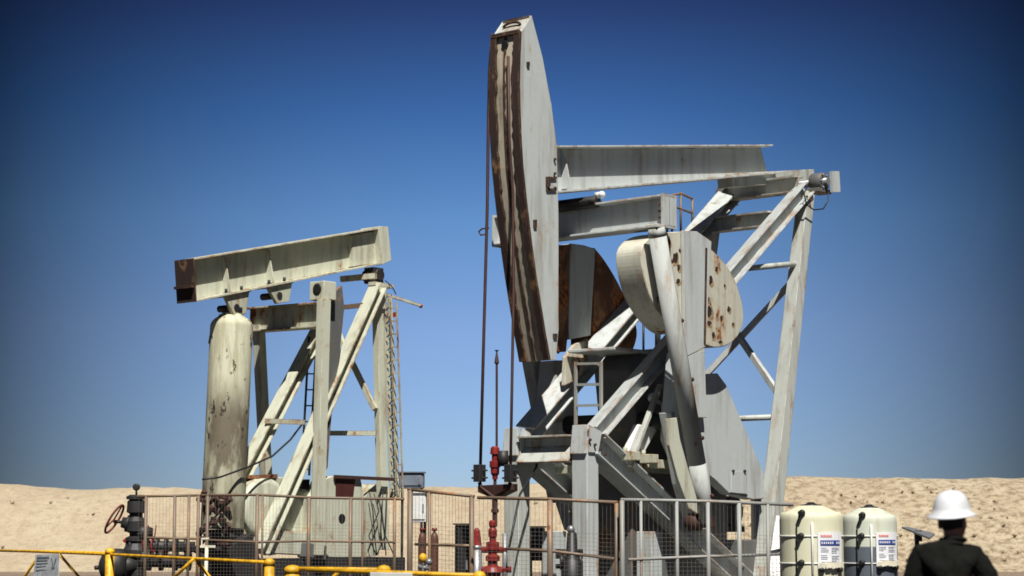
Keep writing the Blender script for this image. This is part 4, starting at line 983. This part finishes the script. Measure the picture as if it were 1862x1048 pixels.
for sx_ in (-1, 1):
    b0 = len(ch)
    ch += [(.11 * sx_, 0, .90, .09, 0), (.11 * sx_, .01, .52, .06, b0), (.11 * sx_, -.02, .10, .04, b0 + 1), (.11 * sx_, .12, .04, .035, b0 + 2)]
    b0 = len(ch)
    ch += [(.17 * sx_, 0, 1.37, .05, 2), (.235 * sx_, -.01, 1.16, .044, b0), (.25 * sx_, .06, .92, .028, b0 + 1), (.25 * sx_, .085, .86, (.036, .018), b0 + 2)]
    h0 = len(ch) - 1
    for f_i, (dy, ln) in enumerate(((-.03, .065), (-.01, .08), (.012, .085), (.032, .075))):
        i0 = len(ch); ch += [(.25 * sx_, .085 + dy, .82, .009, h0), (.248 * sx_, .09 + dy, .82 - ln * .5, .0085, i0), (.238 * sx_, .10 + dy, .82 - ln, .0075, i0 + 1)]
    i0 = len(ch); ch += [(.235 * sx_, .125, .845, .011, h0), (.228 * sx_, .145, .80, .009, i0)]
body_mesh('body', ch, M['skin'])
sh_ = [(0, 0, .93, (.175, .125), -1), (-.02, 0, 1.10, (.165, .12), 0), (-.03, -.0, 1.28, (.19, .135), 1), (-.025, -.015, 1.40, (.185, .12), 2), (-.01, -.01, 1.475, (.13, .09), 3), (0, -.005, 1.50, (.082, .078), 4)]
for sx_ in (-1, 1):
    b0 = len(sh_); sh_ += [(.165 * sx_ - .025, -.01, 1.40, .092, 3), (.215 * sx_ - .025, -.012, 1.31, .082, b0), (.238 * sx_ - .015, -.01, 1.16, .066, b0 + 1), (.25 * sx_, .05, .93, .045, b0 + 2)]
sho = body_mesh('shirt', sh_, M['shirt'], 4)
tx = bpy.data.textures.new('cloth_folds', 'CLOUDS'); tx.noise_scale = .11; tx.noise_depth = 2
dm_ = sho.modifiers.new('folds', 'DISPLACE'); dm_.texture = tx; dm_.texture_coords = 'LOCAL'; dm_.strength = .03; dm_.mid_level = .5
t_ = M['shirt'].node_tree; bump(t_, t_.nodes['Principled BSDF'], nz(t_, 9, 4, .6, (1, 1, .5)), .8, .03)
tr_ = [(0, 0, .98, (.165, .12), -1), (0, 0, .92, (.16, .12), 0)]
for sx_ in (-1, 1):
    b0 = len(tr_); tr_ += [(.10 * sx_, 0, .84, .105, 1), (.11 * sx_, .01, .50, .078, b0), (.11 * sx_, -.01, .11, .068, b0 + 1)]
body_mesh('trousers', tr_, M['trouser'])
for sx_ in (-1, 1):
    m_ = MB(); q = PR.matrix_basis @ Vector((.11 * sx_, .05, .05)); m_.ball(q, .1, 14, (.5, 1.4, .5)); m_.build('boot', M['black'], PR)
HT = PR.matrix_basis @ Vector((0, .02, 1.625)); rot = Matrix.Rotation(R(-38), 3, 'Z')
def hp(x, y, z): return HT + rot @ Vector((x, y, z))
m_ = MB(); m_.ball(hp(0, -.004, .02), .1, 24, (.83, 1.0, .98), rot)
for sx_ in (-1, 1): pass
m_.build('hair', M['hair'], PR)
m_ = MB()   # face, ears and nose, turned away to the right
m_.ball(hp(0, .026, -.035), .082, 20, (.86, .92, 1.15), rot)
m_.ball(hp(0, .108, -.02), .017, 10, (.8, 1.2, 1.5), rot)
for sx_ in (-1, 1):
    m_.ball(hp(.083 * sx_, .0, -.02), .03, 12, (.35, .75, 1.1), rot); m_.ball(hp(.032 * sx_, .093, .012), .012, 8, (1.2, .6, .7), rot)
m_.ball(hp(0, .096, -.07), .024, 10, (1, .4, .3), rot)
m_.build('head', M['skin'], PR)
m_ = MB(); tilt = Matrix.Rotation(R(4), 3, 'X')
def hat_ring(prof, n=48):
    vs = []
    for r_, z_, e in prof:
        for i in range(n):
            a = 2 * math.pi * i / n
            q = Vector((math.cos(a) * r_ * .93, math.sin(a) * r_ * (1.06 if e else 1.0), z_ * .9 - (.012 * abs(math.sin(a)) if e else 0)))
            vs.append(HT + rot @ (tilt @ q) + Vector((0, 0, .045)))
    m = len(prof)
    return vs, [[k * n + i, k * n + (i + 1) % n, (k + 1) * n + (i + 1) % n, (k + 1) * n + i] for k in range(m - 1) for i in range(n)]
v_, f_ = hat_ring([(.112, 0, 0), (.160, -.016, 1), (.163, -.012, 1), (.160, -.006, 1), (.128, .012, 0), (.122, .04, 0), (.112, .085, 0), (.095, .120, 0), (.07, .145, 0), (.04, .158, 0), (.001, .163, 0)])
m_.add(v_, f_, True); hat = m_.build('hard_hat', M['hat'], PR)
m_ = MB()
for off in (0,):
    m_.path([HT + rot @ (tilt @ Vector((off, y, z * .9 - .001))) + Vector((0, 0, .045)) for y, z in ((-.108, .07), (-.09, .115), (-.062, .142), (-.03, .155), (0, .159), (.03, .155), (.062, .142), (.09, .115))], .007, 8)
m_.build('hat_ridge', M['hat'], PR).parent = hat
m_ = MB(); 
v_ = []
for i in range(25):
    a = 2 * math.pi * i / 24; v_.append(PR.matrix_basis @ Vector((math.cos(a) * .075, math.sin(a) * .072 - .0, 1.508 + .012 * math.sin(a + 3.14))))
m_.path(v_, .013, 8); m_.build('collar', M['shirt'], PR)
